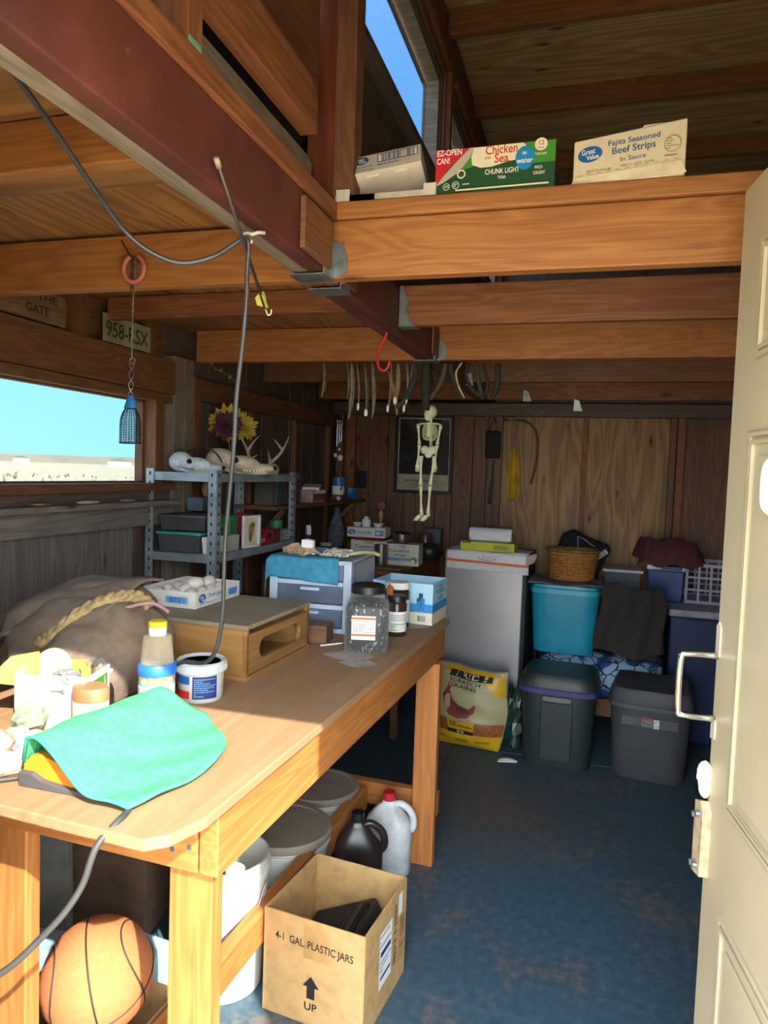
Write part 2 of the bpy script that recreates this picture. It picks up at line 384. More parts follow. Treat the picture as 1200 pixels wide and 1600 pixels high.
# scrub outside the window
sc_ = MB()
for i in range(900):
    d = 7+80*random.random()**1.7; a = R_(random.uniform(100, 160)); c = V((d*math.cos(a), d*math.sin(a), -.2)); s0 = random.uniform(.12, .38)
    for k in range(7):
        q = V((random.uniform(-1, 1), random.uniform(-1, 1), random.uniform(.5, 1.3)))*s0; e = V((-q.y, q.x, 0)).normalized()*s0*.25
        sc_.add([c+e-q*.1, c-e-q*.1, c+q], [(0, 1, 2)])
tag(sc_.obj('desert_scrub', plain('scrub_leaf', 'a39768', .9, bump=0)), 'low dry scrub scattered over the desert beyond the window', 'scrub', kind='stuff')
def house(x, y, w_, h_, lab):
    w_ *= .5; h_ *= .5
    t = thing('house', lab, 'house', (x, y, 0.4), math.atan2(y, x)+PI/2)
    MB().box(0, 0, h_/2-.35, w_, 7, h_+.7).obj('wall', P_white, t)
    MB().prism([(-w_/2-.4, 0), (w_/2+.4, 0), (0, .9)], 8, (0, 4, h_), (1, 0, 0), (0, 0, 1)).obj('roof', P_grey, t)
    MB().box(-w_*.2, -3.5, h_*.5, 1.0, .1, .6).obj('window', M_black, t)
house(-231, 245, 12, 3.2, 'small white house on the horizon, at the left edge of the window view')
house(-160, 215, 16, 3.0, 'long low white house on the horizon near the middle of the window view')
house(-112, 208, 12, 3.4, 'white house on the horizon seen just right of the hanging mesh cage')

# floor
fl = mesh_struct('floor', [(-1.95, 1.25, .42, 5.05, -.2, -.012)], M_dk)
for (x0, x1, y0, y1) in ((-1.85, -.64, .45, 1.86), (-.637, .58, .45, 1.35), (.583, 1.15, .45, 1.35), (-1.85, -.64, 1.863, 4.3), (-.637, .58, 1.353, 3.79), (.583, 1.15, 1.353, 3.79), (-1.85, -.64, 4.303, 5.0), (-.637, 1.15, 3.793, 5.0)):
    MB().box((x0+x1)/2, (y0+y1)/2, -.006, x1-x0, y1-y0, .012).obj('plywood_sheet', M_floor, fl, bevel=.001)

# left wall: outer skin, then boards, studs, window framing
wl = mesh_struct('wall_left', [(-1.86, -1.82, .45, 5.0, -.1, 1.40), (-1.86, -1.82, .45, 5.0, 1.79, 2.16), (-1.86, -1.82, .45, .85, 1.40, 1.79), (-1.86, -1.82, 2.6, 5.0, 1.40, 1.79)], M_dk)
y = .6
ws = [.19, .2, .19, .2, .18, .14, .16, .29, .14, .2, .19, .21, .18, .2, .19, .2, .19, .2, .2, .19, .2, .19, .2]
yy = .62
for i, w_ in enumerate(ws):
    if yy > 4.93: break
    y1 = min(yy+w_, 4.94); top = 1.34 if yy < 2.55 else 2.11
    bx('board', -1.82, -1.80+random.uniform(-.003, .003), yy+.003, y1-.003, 0, top, W_grey if yy < 2.5 else W_dark, wl)
    if yy >= 2.9: pass
    yy += w_
for y0 in (.62, 1.2, 1.78, 2.36):
    bx('board', -1.82, -1.802, y0, y0+.575, 1.95, 2.11, W_brown, wl)
bx('header', -1.80, -1.745, .6, 2.72, 1.80, 1.945, W_brown, wl)
bx('header', -1.80, -1.755, .6, 2.72, 1.762, 1.798, W_brown, wl)
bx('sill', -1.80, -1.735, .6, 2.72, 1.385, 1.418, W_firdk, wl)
bx('sill', -1.80, -1.70, .6, 2.72, 1.325, 1.345, W_grey, wl)
bx('apron', -1.80, -1.76, .6, 2.72, 1.345, 1.385, W_dark, wl)
bx('apron', -1.80, -1.755, .6, 2.72, 1.24, 1.325, W_grey, wl)
for (y0, y1, z0, z1, m_) in ((2.58, 2.64, 1.418, 1.762, W_brown), (2.715, 2.79, 0, 1.97, W_old), (2.80, 2.87, 0, 1.97, W_old), (2.88, 2.93, 0, 1.9, W_brown), (.86, .94, 1.418, 1.762, W_brown)):
    bx('stud', -1.80, -1.745, y0, y1, z0, z1, m_, wl)
for y0 in (2.12, 2.52, 1.70, 1.25):
    bx('stud', -1.80, -1.76, y0, y0+.06, 1.945, 2.11, W_brown, wl)
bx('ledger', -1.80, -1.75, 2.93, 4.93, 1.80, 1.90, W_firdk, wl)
for y0 in (3.5, 4.1, 4.7):
    bx('stud', -1.80, -1.765, y0, y0+.04, 0, 1.8, W_brown, wl)
# window 1 in the left wall
wn = mesh_struct('window_1', [(-1.83, -1.80, .94, 2.585, 1.40, 1.425), (-1.83, -1.80, .94, 2.585, 1.755, 1.79), (-1.83, -1.80, 2.565, 2.60, 1.40, 1.79), (-1.83, -1.80, .85, .96, 1.40, 1.79)], W_brown)
MB().box(-1.815, 1.76, 1.59, .004, 1.62, .34).obj('pane', clear('window_glass', 'b2b6b8', .02, .03), wn)  # grey tint added to the glass so the bright outdoors shows dimmer

# back wall
wb = mesh_struct('wall_back', [(-1.86, 1.2, 4.95, 5.0, -.1, 3.5)], M_dk)
x = -1.80
while x < -.66:
    w_ = random.choice((.10, .12, .14)); x1 = min(x+w_, -.62)
    bx('board', x+.002, x1-.002, 4.93, 4.95+random.uniform(-.004, 0), 0, 2.0, W_siding, wb); x = x1
bx('plywood_sheet', -.618, -.035, 4.935, 4.95, 0, 2.0, W_plywall, wb); bx('plywood_sheet', -.03, .56, 4.935, 4.95, 0, 2.0, W_plywall, wb)
bx('plywood_sheet', .565, 1.1, 4.935, 4.95, 0, 2.0, W_siding, wb)
bx('plywood_sheet', -.64, .3, 4.935, 4.95, 2.005, 3.44, W_dark, wb); bx('plywood_sheet', .305, 1.1, 4.935, 4.95, 2.005, 3.44, W_dark, wb)
bx('top_plate', -1.80, 1.1, 4.86, 4.935, 1.905, 1.99, W_dark, wb)
for x0, x1, m_ in ((-.045, -.012, W_fird), (.50, .535, W_brown), (.545, .59, W_fird), (-.62, -.575, W_brown), (-1.70, -1.64, W_fird), (-1.78, -1.73, W_siding)):
    bx('stud', x0, x1, 4.88, 4.935, 0, 1.905, m_, wb)
# right wall and front wall with the doorway
wr = mesh_struct('wall_right', [(1.12, 1.18, .45, 5.0, -.1, 3.5)], M_dk)
yy = .62
while yy < 4.9:
    bx('plywood_sheet', 1.10, 1.12, yy+.002, min(yy+1.218, 4.93), 0, 3.42, W_plywall, wr); yy += 1.22
wf = mesh_struct('wall_front', [(-1.86, -.66, .50, .58, -.1, 2.16), (-.66, .42, .50, .60, 2.03, 3.5), (.42, 1.18, .50, .60, -.1, 3.5)], W_plyroof)

# clerestory wall above the red beam
wc = mesh_struct('wall_clerestory', [(-.745, -.725, .5, 5.0, 2.12, 2.64), (-.745, -.725, .5, 5.0, 3.12, 3.5)], M_dk)
for y0, y1, z0, z1, m_ in ((.58, 1.62, 2.36, 2.655, W_firdk), (1.72, 2.96, 2.145, 2.655, W_dark), (2.965, 4.9, 2.145, 2.655, W_dark)):
    bx('plywood_sheet', -.70, -.665, y0, y1, z0, z1, m_, wc)
bx('plate', -.705, -.612, .58, 1.64, 2.103, 2.141, W_fird, wc)
for z0, z1, dx in ((2.142, 2.17, 0), (2.172, 2.20, -.012), (2.203, 2.235, -.004), (2.24, 2.25, -.01)):
    bx('weathered_board', -.72, -.672+dx, .58, 1.62, z0, z1, W_old, wc)
# mitred header board, stud stub, post
hb = MB().prism([(0, 0), (.92, 0), (.92, .078), (.87, .104), (0, .104)], .04).obj('header', W_fird, wc, bevel=.0015)
hb.matrix_local = Matrix(((0, 0, 1, -.655), (1, 0, 0, .58), (0, 1, 0, 2.243), (0, 0, 0, 1)))
bx('stud', -.70, -.612, .972, 1.012, 2.141, 2.243, W_fird, wc)
bx('paint_mark', -.612, -.6105, .972, 1.008, 2.141, 2.150, plain('green_paint', '5d9a80', .6), wc)
bx('post', -.70, -.632, 1.645, 1.70, 2.11, 3.43, W_redst, wc); bx('post', -.631, -.578, 1.645, 1.70, 2.145, 3.43, W_firdk, wc)
bx('post', -.70, -.632, .60, .65, 2.36, 3.43, W_redst, wc)
bx('sill', -.76, -.62, 1.72, 4.9, 2.655, 2.675, W_dark, wc)
bx('header', -.72, -.632, 1.72, 4.9, 3.20, 3.29, W_firdk, wc)
bx('header', -.72, -.655, 1.72, 4.9, 3.295, 3.42, W_dark, wc); bx('plywood_sheet', -.72, -.665, .6, 1.64, 2.66, 3.42, W_firdk, wc)
bx('block', -.665, -.65, 2.26, 2.42, 2.43, 2.55, W_brown, wc)
for i, (y0, y1) in enumerate(((1.72, 2.90), (3.10, 3.90), (4.10, 4.80))):
    w2 = mesh_struct('window_%d' % (i+2), [(-.728, -.662, y0, y1+.02, 3.10, 3.125), (-.728, -.662, y1, y1+.02, 2.675, 3.10), (-.728, -.662, y0-.02, y0, 2.675, 3.10)], W_old)
    MB().box(-.718, (y0+y1)/2, 2.885, .004, y1-y0, .42).obj('pane', clear('dimming_clerestory_glass', 'b4b8bc', .015, .03), w2)  # pane given an added grey tint that tones down the sky behind
    for k, (xo, d0, d1, m_) in enumerate(((-.652, .022, .034, W_dark), (-.64, .036, .062, W_brown), (-.622, .070, .10, W_brown))):
        bx('stop', -.665, xo, y1+d0, y1+d1, 2.675, 3.10+d0, m_, w2)
        bx('stop', -.665, xo, y0+.01, y1+d1, 3.10+d0, 3.10+d1, m_, w2)
for y0, y1 in ((3.003, 3.078), (4.003, 4.078), (4.905, 4.94)):
    bx('mullion', -.70, -.640, y0, y1, 2.675, 3.195, W_firdk, wc)

# low ceiling: sheets, joists, the red beam with hangers
cl = mesh_struct('ceiling', [(-1.9, -.72, .42, 5.05, 2.135, 2.16)], M_dk)
for y0, y1 in ((.45, 1.38), (1.383, 2.59), (2.593, 3.8), (3.803, 4.93)):
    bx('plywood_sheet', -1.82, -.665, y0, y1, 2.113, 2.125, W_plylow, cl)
def joist(x0, x1, y0, z0, z1, m_, t=.038):
    return bx('joist', x0, x1, y0, y0+t, z0, z1, m_, cl, .003)
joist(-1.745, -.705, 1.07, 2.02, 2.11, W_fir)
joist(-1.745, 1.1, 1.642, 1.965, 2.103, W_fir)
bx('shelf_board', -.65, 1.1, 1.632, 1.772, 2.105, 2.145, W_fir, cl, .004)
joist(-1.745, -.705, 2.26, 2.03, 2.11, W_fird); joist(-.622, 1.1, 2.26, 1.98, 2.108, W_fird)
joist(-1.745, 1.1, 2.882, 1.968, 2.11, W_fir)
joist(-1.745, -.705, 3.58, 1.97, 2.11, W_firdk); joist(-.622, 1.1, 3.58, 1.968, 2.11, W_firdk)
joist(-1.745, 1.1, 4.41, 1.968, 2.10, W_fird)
bm1 = bx('beam', -.66, -.622, .58, 1.64, 1.965, 2.10, M_red, cl, .003)
bx('beam', -.70, -.662, .58, 1.64, 1.967, 2.10, W_old, cl, .003)
bx('beam', -.66, -.622, 1.682, 2.88, 1.962, 2.10, M_red, cl, .003); bx('beam', -.70, -.662, 1.682, 2.88, 1.962, 2.10, M_red, cl, .003)
bx('beam', -.70, -.622, 2.922, 4.4, 1.965, 2.10, W_firdk, cl, .003)
bx('gusset', -.62, -.608, 1.43, 1.60, 1.975, 2.085, W_brown, cl); bx('gusset', -.62, -.612, 2.76, 2.87, 1.972, 2.085, W_brown, cl)
bx('gusset', -.62, -.612, 1.69, 1.80, 1.972, 2.06, W_brown, cl)
def hanger(x, y, z, fx, w_=.078, side=1):
    """U strap under a beam end plus flared flange on the joist face"""
    h_ = MB(); h_.box(x, y, z-.002, w_+.012, .07, .003)
    h_.box(x+w_/2+.004, y, z+.045, .003, .07, .09)
    yy_ = y+.036*side
    h_.prism([(0, 0), (.034, .012), (.034, .05), (.022, .085), (0, .085)], .003, (x+w_/2+.004, yy_, z+.004), (1, 0, 0), (0, 0, 1))
    for a, b in ((.022, .03), (.016, .06)): h_.cyl((x+w_/2+.004+a, yy_-.004, z+b), (x+w_/2+.004+a, yy_-.006, z+b), .004, n=8)
    return h_.obj('joist_hanger', M_galv, cl)
hanger(-.661, 1.604, 1.961, 1); hanger(-.661, 1.722, 1.957, 1, side=-1); hanger(-.661, 2.842, 1.957, 1)
# hanger of the second joist on the side of the beam
h_ = MB().box(-.59, 2.278, 1.976, .06, .05, .003)
h_.prism([(0, 0), (.05, 0), (.022, .05), (.03, .08), (.012, .13), (0, .13)], .003, (-.618, 2.256, 1.976), (1, 0, 0), (0, 0, 1)); h_.obj('joist_hanger', M_galv, cl)
for x0, y0, z0 in ((-.40, 4.38, 1.955), (-.10, 4.38, 1.90)):
    MB().prism([(0, 0), (.05, 0), (.03, .06), (0, .07)], .003, (x0, y0, z0), (1, 0, 0), (0, 0, 1)).obj('joist_hanger', M_galv, cl)
# high roof
c2 = mesh_struct('ceiling', [(-.80, 1.25, .42, 5.05, 3.46, 3.49)], M_dk)
for y0, y1 in ((.5, 1.72), (1.723, 2.94), (2.943, 4.16), (4.163, 4.93)):
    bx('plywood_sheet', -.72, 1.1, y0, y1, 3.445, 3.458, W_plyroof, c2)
for y0 in (.9, 1.6, 2.3, 3.0, 3.7, 4.4):
    bx('rafter', -.655, 1.1, y0, y0+.04, 3.335, 3.444, W_fird, c2, .003)

# open door, hinged on the right jamb
dE = V((.25, 1.438, 0)); ddir = V((.13, -.9915, 0)); dn = V((-.9915, -.13, 0))
DM = Matrix((ddir, V((0, 0, 1)), dn)).transposed().to_4x4(); DM.translation = dE+V((0, 0, .012))
M_door = plain('door_paint', 'afa286', .45, var=.03, sc=3, bump=.05)
DW = .85
dr = struct(MB().prism([(0, 0), (DW, 0), (DW, 2.02), (0, 2.02)], .044, (0, 0, -.044)).obj('door_1', M_door, bevel=.003)); dr.matrix_world = DM
for (a0, a1) in ((.11, .385), (.465, .74)):
    for (b0, b1) in ((.14, .725), (.915, 1.575), (1.70, 1.90)):
        m = MB(); fr = .02
        for (p, q) in (((a0, b0), (a1, b0)), ((a1, b0), (a1, b1)), ((a1, b1), (a0, b1)), ((a0, b1), (a0, b0))):
            d = (V(q)-V(p)).normalized(); nn = V((-d.y, d.x)); L = (V(q)-V(p)).length
            for (u, v_, h) in ((0, .007, .005), (.013, .020, .006)):
                o_ = V(p)+nn*u
                m.prism([(u, 0), (L-u, 0), (L-u-(v_-u), v_-u), (u+(v_-u), v_-u)], h, (p[0]+nn.x*u, p[1]+nn.y*u, 0), (d.x, d.y, 0), (nn.x, nn.y, 0))
        m.prism([(a0+.04, b0+.04), (a1-.04, b0+.04), (a1-.04, b1-.04), (a0+.04, b1-.04)], .005)
        m.obj('panel', M_door, dr, bevel=.0015)
# D pull handle, lock, old hasp block on the door
hm = MB()
pts = [(.012, 1.165, .0), (.012, 1.165, .055), (.012, 1.155, .066), (.012, 1.06, .066), (.012, 1.048, .056), (.012, 1.045, 0)]
hm.tube(spl(pts, 4), .0065, 8); hm.obj('handle', M_chrome, dr, smooth=True)
MB().prism([(-.006, 0), (.016, 0), (.016, .055), (.005, .065), (-.006, .055)], .003, (.008, 1.165, 0)).obj('handle_plate', plain('stained_plate', 'b8ad98', .5), dr)
MB().prism([(-.006, 0), (.016, 0), (.016, -.035), (-.006, -.04)], .003, (.008, 1.045, 0)).obj('handle_plate', plain('stained_plate', 'b8ad98', .5), dr)
kn = MB(); kn.ell((.010, .935, .010), (.012, .026, .014), 12, 8, lambda d: 1+.12*math.sin(d.x*9+d.y*7)); kn.ell((.010, .912, .008), (.012, .022, .012), 10, 7)
kn.obj('painted_latch', P_cream, dr, smooth=True)
pl_ = MB().prism([(-.02, 0), (.028, .01), (.03, .135), (.012, .15), (-.018, .14)], .016, (.0, .735, .0)); pl_.obj('wood_block', plain('chipped_wood', 'b59f80', .8, sc=30, bump=.6), dr)
for a, b in ((-.006, .755), (.012, .86), (-.008, .85), (.012, .76)): MB().cyl((a, b, .015), (a, b, .024), .006, n=8).obj('bolt', M_galv, dr)
wh = MB().tube(spl([(.237, 1.53, .004), (.236, 1.515, .016), (.237, 1.48, .018), (.239, 1.455, .016), (.24, 1.445, .004)], 4), .008, 8); wh.obj('hook', M_white, dr, smooth=True)
for hz_ in (.25, 1.0, 1.8): MB().cyl((DW, hz_, .004), (DW, hz_+.09, .004), .007, n=8).obj('hinge', M_galv, dr)

# ================================================================ WORKBENCH (local x to the right, y away, origin under its front right corner)
BO = V((-.57, .905, 0)); BR = -R_(2.55)
bench = thing('workbench', 'long wooden workbench with plywood top and orange lumber legs', 'workbench', BO, BR)
tp = MB(); W0 = -.80
tp.prism([(W0, 0), (-.05, -.008), (-.02, .02), (0, .09), (0, 1.80), (-.03, 1.83), (W0, 1.83)], .02, (0, 0, .91)); tpo = tp.obj('tabletop', W_top, bench, bevel=.003)
tpo.data.transform(Matrix.Rotation(PI/2, 4, 'Z')); tpo.rotation_euler = (0, 0, -PI/2)
def bl(name, a, b, w_, t, n, mat=W_bench): return board(name, a, b, w_, t, n, mat, bench, .003)
bl('rail', (-.018, .155, .847), (-.018, 1.80, .847), .124, .038, (1, 0, 0)); bl('rail', (-.742, .155, .847), (-.742, 1.80, .847), .124, .038, (1, 0, 0))
bl('rail', (-.74, .155, .847), (-.06, .155, .847), .124, .038, (0, -1, 0)); bl('rail', (-.74, 1.80, .847), (-.06, 1.80, .847), .124, .038, (0, -1, 0))
for (x, y, z) in ((-.085, .175, .785), (-.505, .175, .785), (-.045, 1.66, .785), (-.74, 1.66, .785)):
    bl('leg', (x, y, 0), (x, y, z), .089, .038, (0, -1, 0))
bl('stretcher', (-.74, 1.70, .225), (-.0, 1.70, .225), .09, .04, (0, -1, 0)); bl('stretcher', (-.27, .19, .225), (-.27, 1.66, .225), .09, .038, (1, 0, 0))
for x, y in ((-.10, .045), (-.13, .20), (-.30, .045), (-.02, .3)): pass
for (x, z) in ((-.11, .875), (-.11, .82), (-.072, .87), (-.075, .83)): MB().cyl((x, .157, z), (x, .1535, z), .005, n=8).obj('screw', M_galv, bench)
for (x, y, r) in ((-.16, 1.12, .07), (-.1, 1.05, .05), (-.10, 1.62, .06), (-.15, 1.66, .045)):
    st = MB().prism([(x+r*math.cos(t*.5)*(1+.3*math.sin(t*2.1)), y+r*.8*math.sin(t*.5)*(1+.25*math.cos(t*3.3))) for t in range(13)], .0004, (0, 0, .9302)); st.obj('dried_paint', plain('dried_paint', 'a79c98', .8), bench)
TZ = .93
def on(x, y): return BO.x, BO.y
# --- cardboard boxes
def open_box(t, w_, d_, h_, th=.004, mat=None, name='wall', inner=None):
    mat = mat or M_kraft
    MB().box(0, 0, th/2, w_, d_, th).obj('bottom', mat, t)
    for (cx, cy, sx_, sy_) in ((0, -d_/2+th/2, w_, th), (0, d_/2-th/2, w_, th), (-w_/2+th/2, 0, th, d_-2*th), (w_/2-th/2, 0, th, d_-2*th)):
        MB().box(cx, cy, h_/2+th/2, sx_, sy_, h_-th).obj(name, mat, t, bevel=.001)

# --- green towel over an orange and grey sander case
tw = thing('towel', 'mint green terry towel draped over an orange and grey tool at the bench front', 'towel', (-.80, 1.14, TZ))
M_tow = plain('terry', '4cba7e', .95, var=.08, sc=60, bump=1.0)
corners = [(-.140, -.150), (.110, -.195), (.150, .06), (.02, .26), (-.14, .235), (-.215, .13)]
def towel_f(u, v):
    # bilinear patch between left edge (front hump) and right edge
    A = V((-.125, -.150)); B = V((.112, -.182)); Cc = V((.085, .235)); D = V((-.165, .19))
    p = A*(1-u)*(1-v)+B*u*(1-v)+Cc*u*v+D*(1-u)*v
    p += V((0, -.012))*math.sin(u*PI)*(1-v)+V((.055, .0))*math.sin(v*PI)*u**2-V((.05, .05))*(u*v)**6
    hump = .078*math.exp(-((p.x+.09)/.085)**2)*(1-.25*v)
    fall = max(0, (.03-u)/.03)
    z = .012+hump+.012*math.sin(u*5+v*4)*v*(1-v)+.004*math.sin(p.x*60)*math.sin(p.y*40)
    if p.x < -.118: z = max(.004, z-(-.118-p.x)*5)
    return (p.x, p.y, max(.004, z))
MB().grid(40, 40, towel_f).obj('cloth', M_tow, tw, smooth=True, solid=.005)
hm = MB().tube([V(towel_f(i/30, 0))+V((0, 0, .001)) for i in range(31)], .0035, 6); hm.obj('hem', plain('hem', '3fb59a', .9), tw, smooth=True)
to = thing('power_tool', 'orange and dark grey tool case under the mint green towel', 'tool', (-.80, 1.14, TZ))
tm = MB(); prof = [(-.125, .0), (-.125, .045), (-.11, .062), (-.09, .066), (-.06, .058), (-.02, .035), (.03, .016), (.06, .011), (.06, 0)]
tm.prism([(a, max(b-.009, .0)) for a, b in prof], .17, (0, .02, 0), (1, 0, 0), (0, 0, 1)); tm.obj('body', plain('tool_orange', 'f2902a', .5, var=.04), to, bevel=.003)
MB().prism([(-.128, 0), (-.128, .026), (-.10, .026), (-.08, .016), (-.03, .010), (.05, .008), (.075, .0)], .19, (0, .03, 0), (1, 0, 0), (0, 0, 1)).obj('base', plain('tool_grey', '4a4a4c', .6), to, bevel=.002)
for i in range(8):
    MB().box(-.055+i*.012, -.141, .030-.0022*i, .003, .004, .022-.0015*i, Matrix.Rotation(-.5, 3, 'Y')).obj('rib', plain('tool_orange_dark', 'd2701a', .5), to)

# --- cream jar, carton with junk, peanut jar, tub
j = thing('jar', 'pale cream jar with brown lid, in front of the white carton', 'jar', (-.975, 1.225, TZ))
MB().lathe([(.034, 0), (.038, .006), (.038, .07), (.036, .078)], 32, sx=1, sy=.8).obj('body', plain('cream_jar', 'dfe0b8', .4, var=.03), j, auto=40)
MB().lathe([(.0385, .074), (.0385, .098), (.036, .102)], 32, sx=1, sy=.8).obj('lid', plain('jar_lid_brown', 'a9714c', .5), j, auto=40)
c = thing('carton', 'white carton with blue and green print, open and full of odds and ends', 'box', (-1.085, 1.275, TZ), R_(14))
M_cw = plain('carton_white', 'd2cec6', .6, var=.04)
for (cx, cy, sx_, sy_, hh) in ((0, -.06, .15, .003, .115), (0, .06, .15, .003, .10), (-.075, 0, .003, .12, .12), (.075, 0, .003, .12, .11)):
    MB().box(cx, cy, hh/2, sx_, sy_, hh).obj('side', M_cw, c)
MB().box(0, 0, .002, .148, .118, .003).obj('bottom', M_cw, c)
F = Face(c, (.0768, -.055, .008), (0, 1, 0), (0, 0, 1)); F.rect(0, .0, .10, .055, P_cyan); F.rect(0, .055, .10, .088, P_lgreen); F.oval(.04, .028, .022, .016, P_white, 'print'); F.oval(.07, .02, .02, .012, P_white, 'print')
F = Face(c, (-.07, -.0618, .01), (1, 0, 0), (0, 0, 1)); F.lines(0, 0, .13, .095, 8, flat('faint', 'cfcac4'))
def slab(name, lab, cat, loc, rot, pts, th, mat, bev=.002, group=None):
    o = MB().prism(pts, th, (0, 0, 0)).obj(name, mat, None, bevel=bev, loc=loc, rot=rot); return tag(o, lab, cat, group)
slab('sponge', 'yellow wedge-shaped block sticking out of the white carton', 'sponge', (-1.165, 1.25, 1.005), (R_(80), R_(6), R_(20)), [(-.05, 0), (.03, 0), (.018, .075), (-.03, .06), (-.06, .02)], .03, plain('yellow_foam', 'f0dc5c', .8))
slab('plastic_tray', 'orange-yellow flat plastic tray standing in the white carton', 'tray', (-1.085, 1.31, .99), (R_(75), 0, R_(25)), [(-.035, 0), (.035, 0), (.037, .05), (.022, .062), (-.03, .064), (-.038, .05)], .008, plain('orange_tray', 'f2b13c', .5))
d = MB().lathe([(.0, .0), (.038, 0), (.044, .004), (.044, .008), (.036, .008), (.0, .005)], 28).obj('dish', plain('celadon', 'b9b98a', .4), None, smooth=False, loc=(-1.125, 1.29, 1.035), rot=(R_(70), R_(8), R_(10))); tag(d, 'round pale green dish leaning upright in the white carton', 'dish')
def rag(name, lab, loc, s_, mat, seed=1, cat='foil'):
    r = random.Random(seed); ph = [r.uniform(0, 6) for _ in range(6)]
    m = MB().ell((0, 0, 0), s_, 18, 12, lambda d: 1+.22*math.sin(5*d.x+ph[0])*math.cos(6*d.y+ph[1])+.14*math.sin(13*d.z+9*d.x+ph[2]))
    return tag(m.obj(name, mat, None, smooth=False, loc=loc), lab, cat)
rag('crumpled_foil', 'crumpled silver foil on top of the white carton', (-1.05, 1.245, 1.035), (.034, .022, .016), plain('foil', '9fa2a6', .35, .6), 2)
rag('crumpled_foil', 'second wad of crumpled silver foil, lower at the front of the white carton', (-1.065, 1.235, 1.012), (.03, .02, .013), plain('foil', '9fa2a6', .35, .6), 5)
b = thing('vial', 'small dark vial with white cap beside the orange tray', 'bottle', (-1.045, 1.375, TZ))
MB().lathe([(.011, 0), (.012, .004), (.012, .07), (.010, .077)], 16).obj('body', M_black, b, auto=40); MB().lathe([(.012, .074), (.012, .090), (.010, .093)], 16).obj('cap', M_white, b, auto=40)
# peanut jar with a clear cup upside down on it
pj = thing('peanut_jar', 'clear jar of peanuts with blue and white label and blue lid', 'jar', (-.917, 1.375, TZ))
MB().lathe([(.036, 0), (.040, .006), (.040, .095), (.037, .104)], 32).obj('glass', clear('jar_clear', 'fff6ea', .12, .05), pj, auto=50)
m = MB(); rr = random.Random(3)
for k in range(260):
    a = rr.uniform(0, 2*PI); q = .033*math.sqrt(rr.uniform(.45, 1)); m.ell((q*math.cos(a), q*math.sin(a), rr.uniform(.008, .094)), (.007, .0045, .0045), 6, 4, rot=Matrix.Rotation(rr.uniform(0, 3), 3, 'Z') @ Matrix.Rotation(rr.uniform(0, 3), 3, 'X'))
m.lathe([(.001, .004), (.028, .005), (.028, .088), (.001, .09)], 16); m.obj('peanuts', plain('peanut', 'd99a4c', .6), pj, smooth=True, kind='stuff')
def curved(parent, c, r, a0, a1, z0, z1, mat, name='label', n=14, off=.0006):
    m = MB().grid(n, 1, lambda u, v: (c[0]+(r+off)*math.cos(a0+(a1-a0)*u), c[1]+(r+off)*math.sin(a0+(a1-a0)*u), z0+(z1-z0)*v)); return m.obj(name, mat, parent, True)
def cyl_warp(c, r, a0): return lambda a, b, h: V((c[0]+(r+h)*math.cos(a0+a/r), c[1]+(r+h)*math.sin(a0+a/r), c[2]+b))
curved(pj, (0, 0), .040, R_(-170), R_(20), .018, .078, P_lblue); curved(pj, (0, 0), .0404, R_(-165), R_(12), .033, .073, P_white)
F = Face(pj, (0, 0, 0), (1, 0, 0), (0, 0, 1), cyl_warp((0, 0, .037), .0408, R_(-150))); F.lines(0, 0, .085, .032, 7, P_grey)
MB().lathe([(.0415, .096), (.0425, .100), (.0425, .118), (.040, .121)], 32).obj('lid', plain('blue_lid', '2b6cd2', .4), pj, auto=40)
cp = thing('plastic_cup', 'clear plastic cup upside down on the peanut jar', 'cup', (-.917, 1.375, TZ+.1212))
MB().lathe([(.038, .0), (.037, .002), (.031, .058), (.028, .062), (.0, .062)], 28).obj('cup', clear('cup_clear', 'fff2dc', .16, .05), cp, smooth=True)
cc = MB().lathe([(.0195, 0), (.0205, .02), (.020, .022), (0, .022)], 24).obj('cap', plain('cap_white', 'e8ecf0', .4), None, auto=40, loc=(-.917, 1.375, TZ+.1834))
tag(cc, 'white bottle cap with yellow ring on top of the clear cup', 'cap')
MB().lathe([(.0206, .019), (.0206, .030), (.019, .032), (0, .032)], 24).obj('ring', P_yellow, cc, auto=40)
# plastic tub
tb = thing('plastic_tub', 'white round tub with blue and red label, cable across its lid', 'tub', (-.888, 1.517, TZ))
MB().lathe([(.050, 0), (.053, .004), (.056, .070), (.056, .078)], 40).obj('body', plain('tub_plastic', 'c9ccca', .4, var=.03), tb, auto=40)
MB().lathe([(.0605, .070), (.062, .072), (.062, .092), (.058, .096), (.054, .092), (.05, .090), (0, .090)], 60).obj('lid', plain('tub_lid', 'c4c9cc', .4, var=.03), tb, auto=35)
m = MB()
for i in range(56): a = 2*PI*i/56; m.box(.0622*math.cos(a), .0622*math.sin(a), .080, .0012, .003, .012, Matrix.Rotation(a, 3, 'Z'))
m.obj('lid_ribs', plain('tub_lid', 'c4c9cc'), tb)
MB().lathe([(.0, .0905), (.047, .0905)], 40).obj('lid_label', plain('lid_label', '6e7480', .5), tb)
curved(tb, (0, 0), .0555, R_(-165), R_(-88), .046, .066, P_blue); curved(tb, (0, 0), .0555, R_(-165), R_(-88), .012, .030, P_red); curved(tb, (0, 0), .0555, R_(-80), R_(-18), .012, .066, P_dblue)
F = Face(tb, (0, 0, 0), (1, 0, 0), (0, 0, 1), cyl_warp((0, 0, .016), .0562, R_(-76))); F.lines(0, 0, .052, .046, 9, P_lblue)
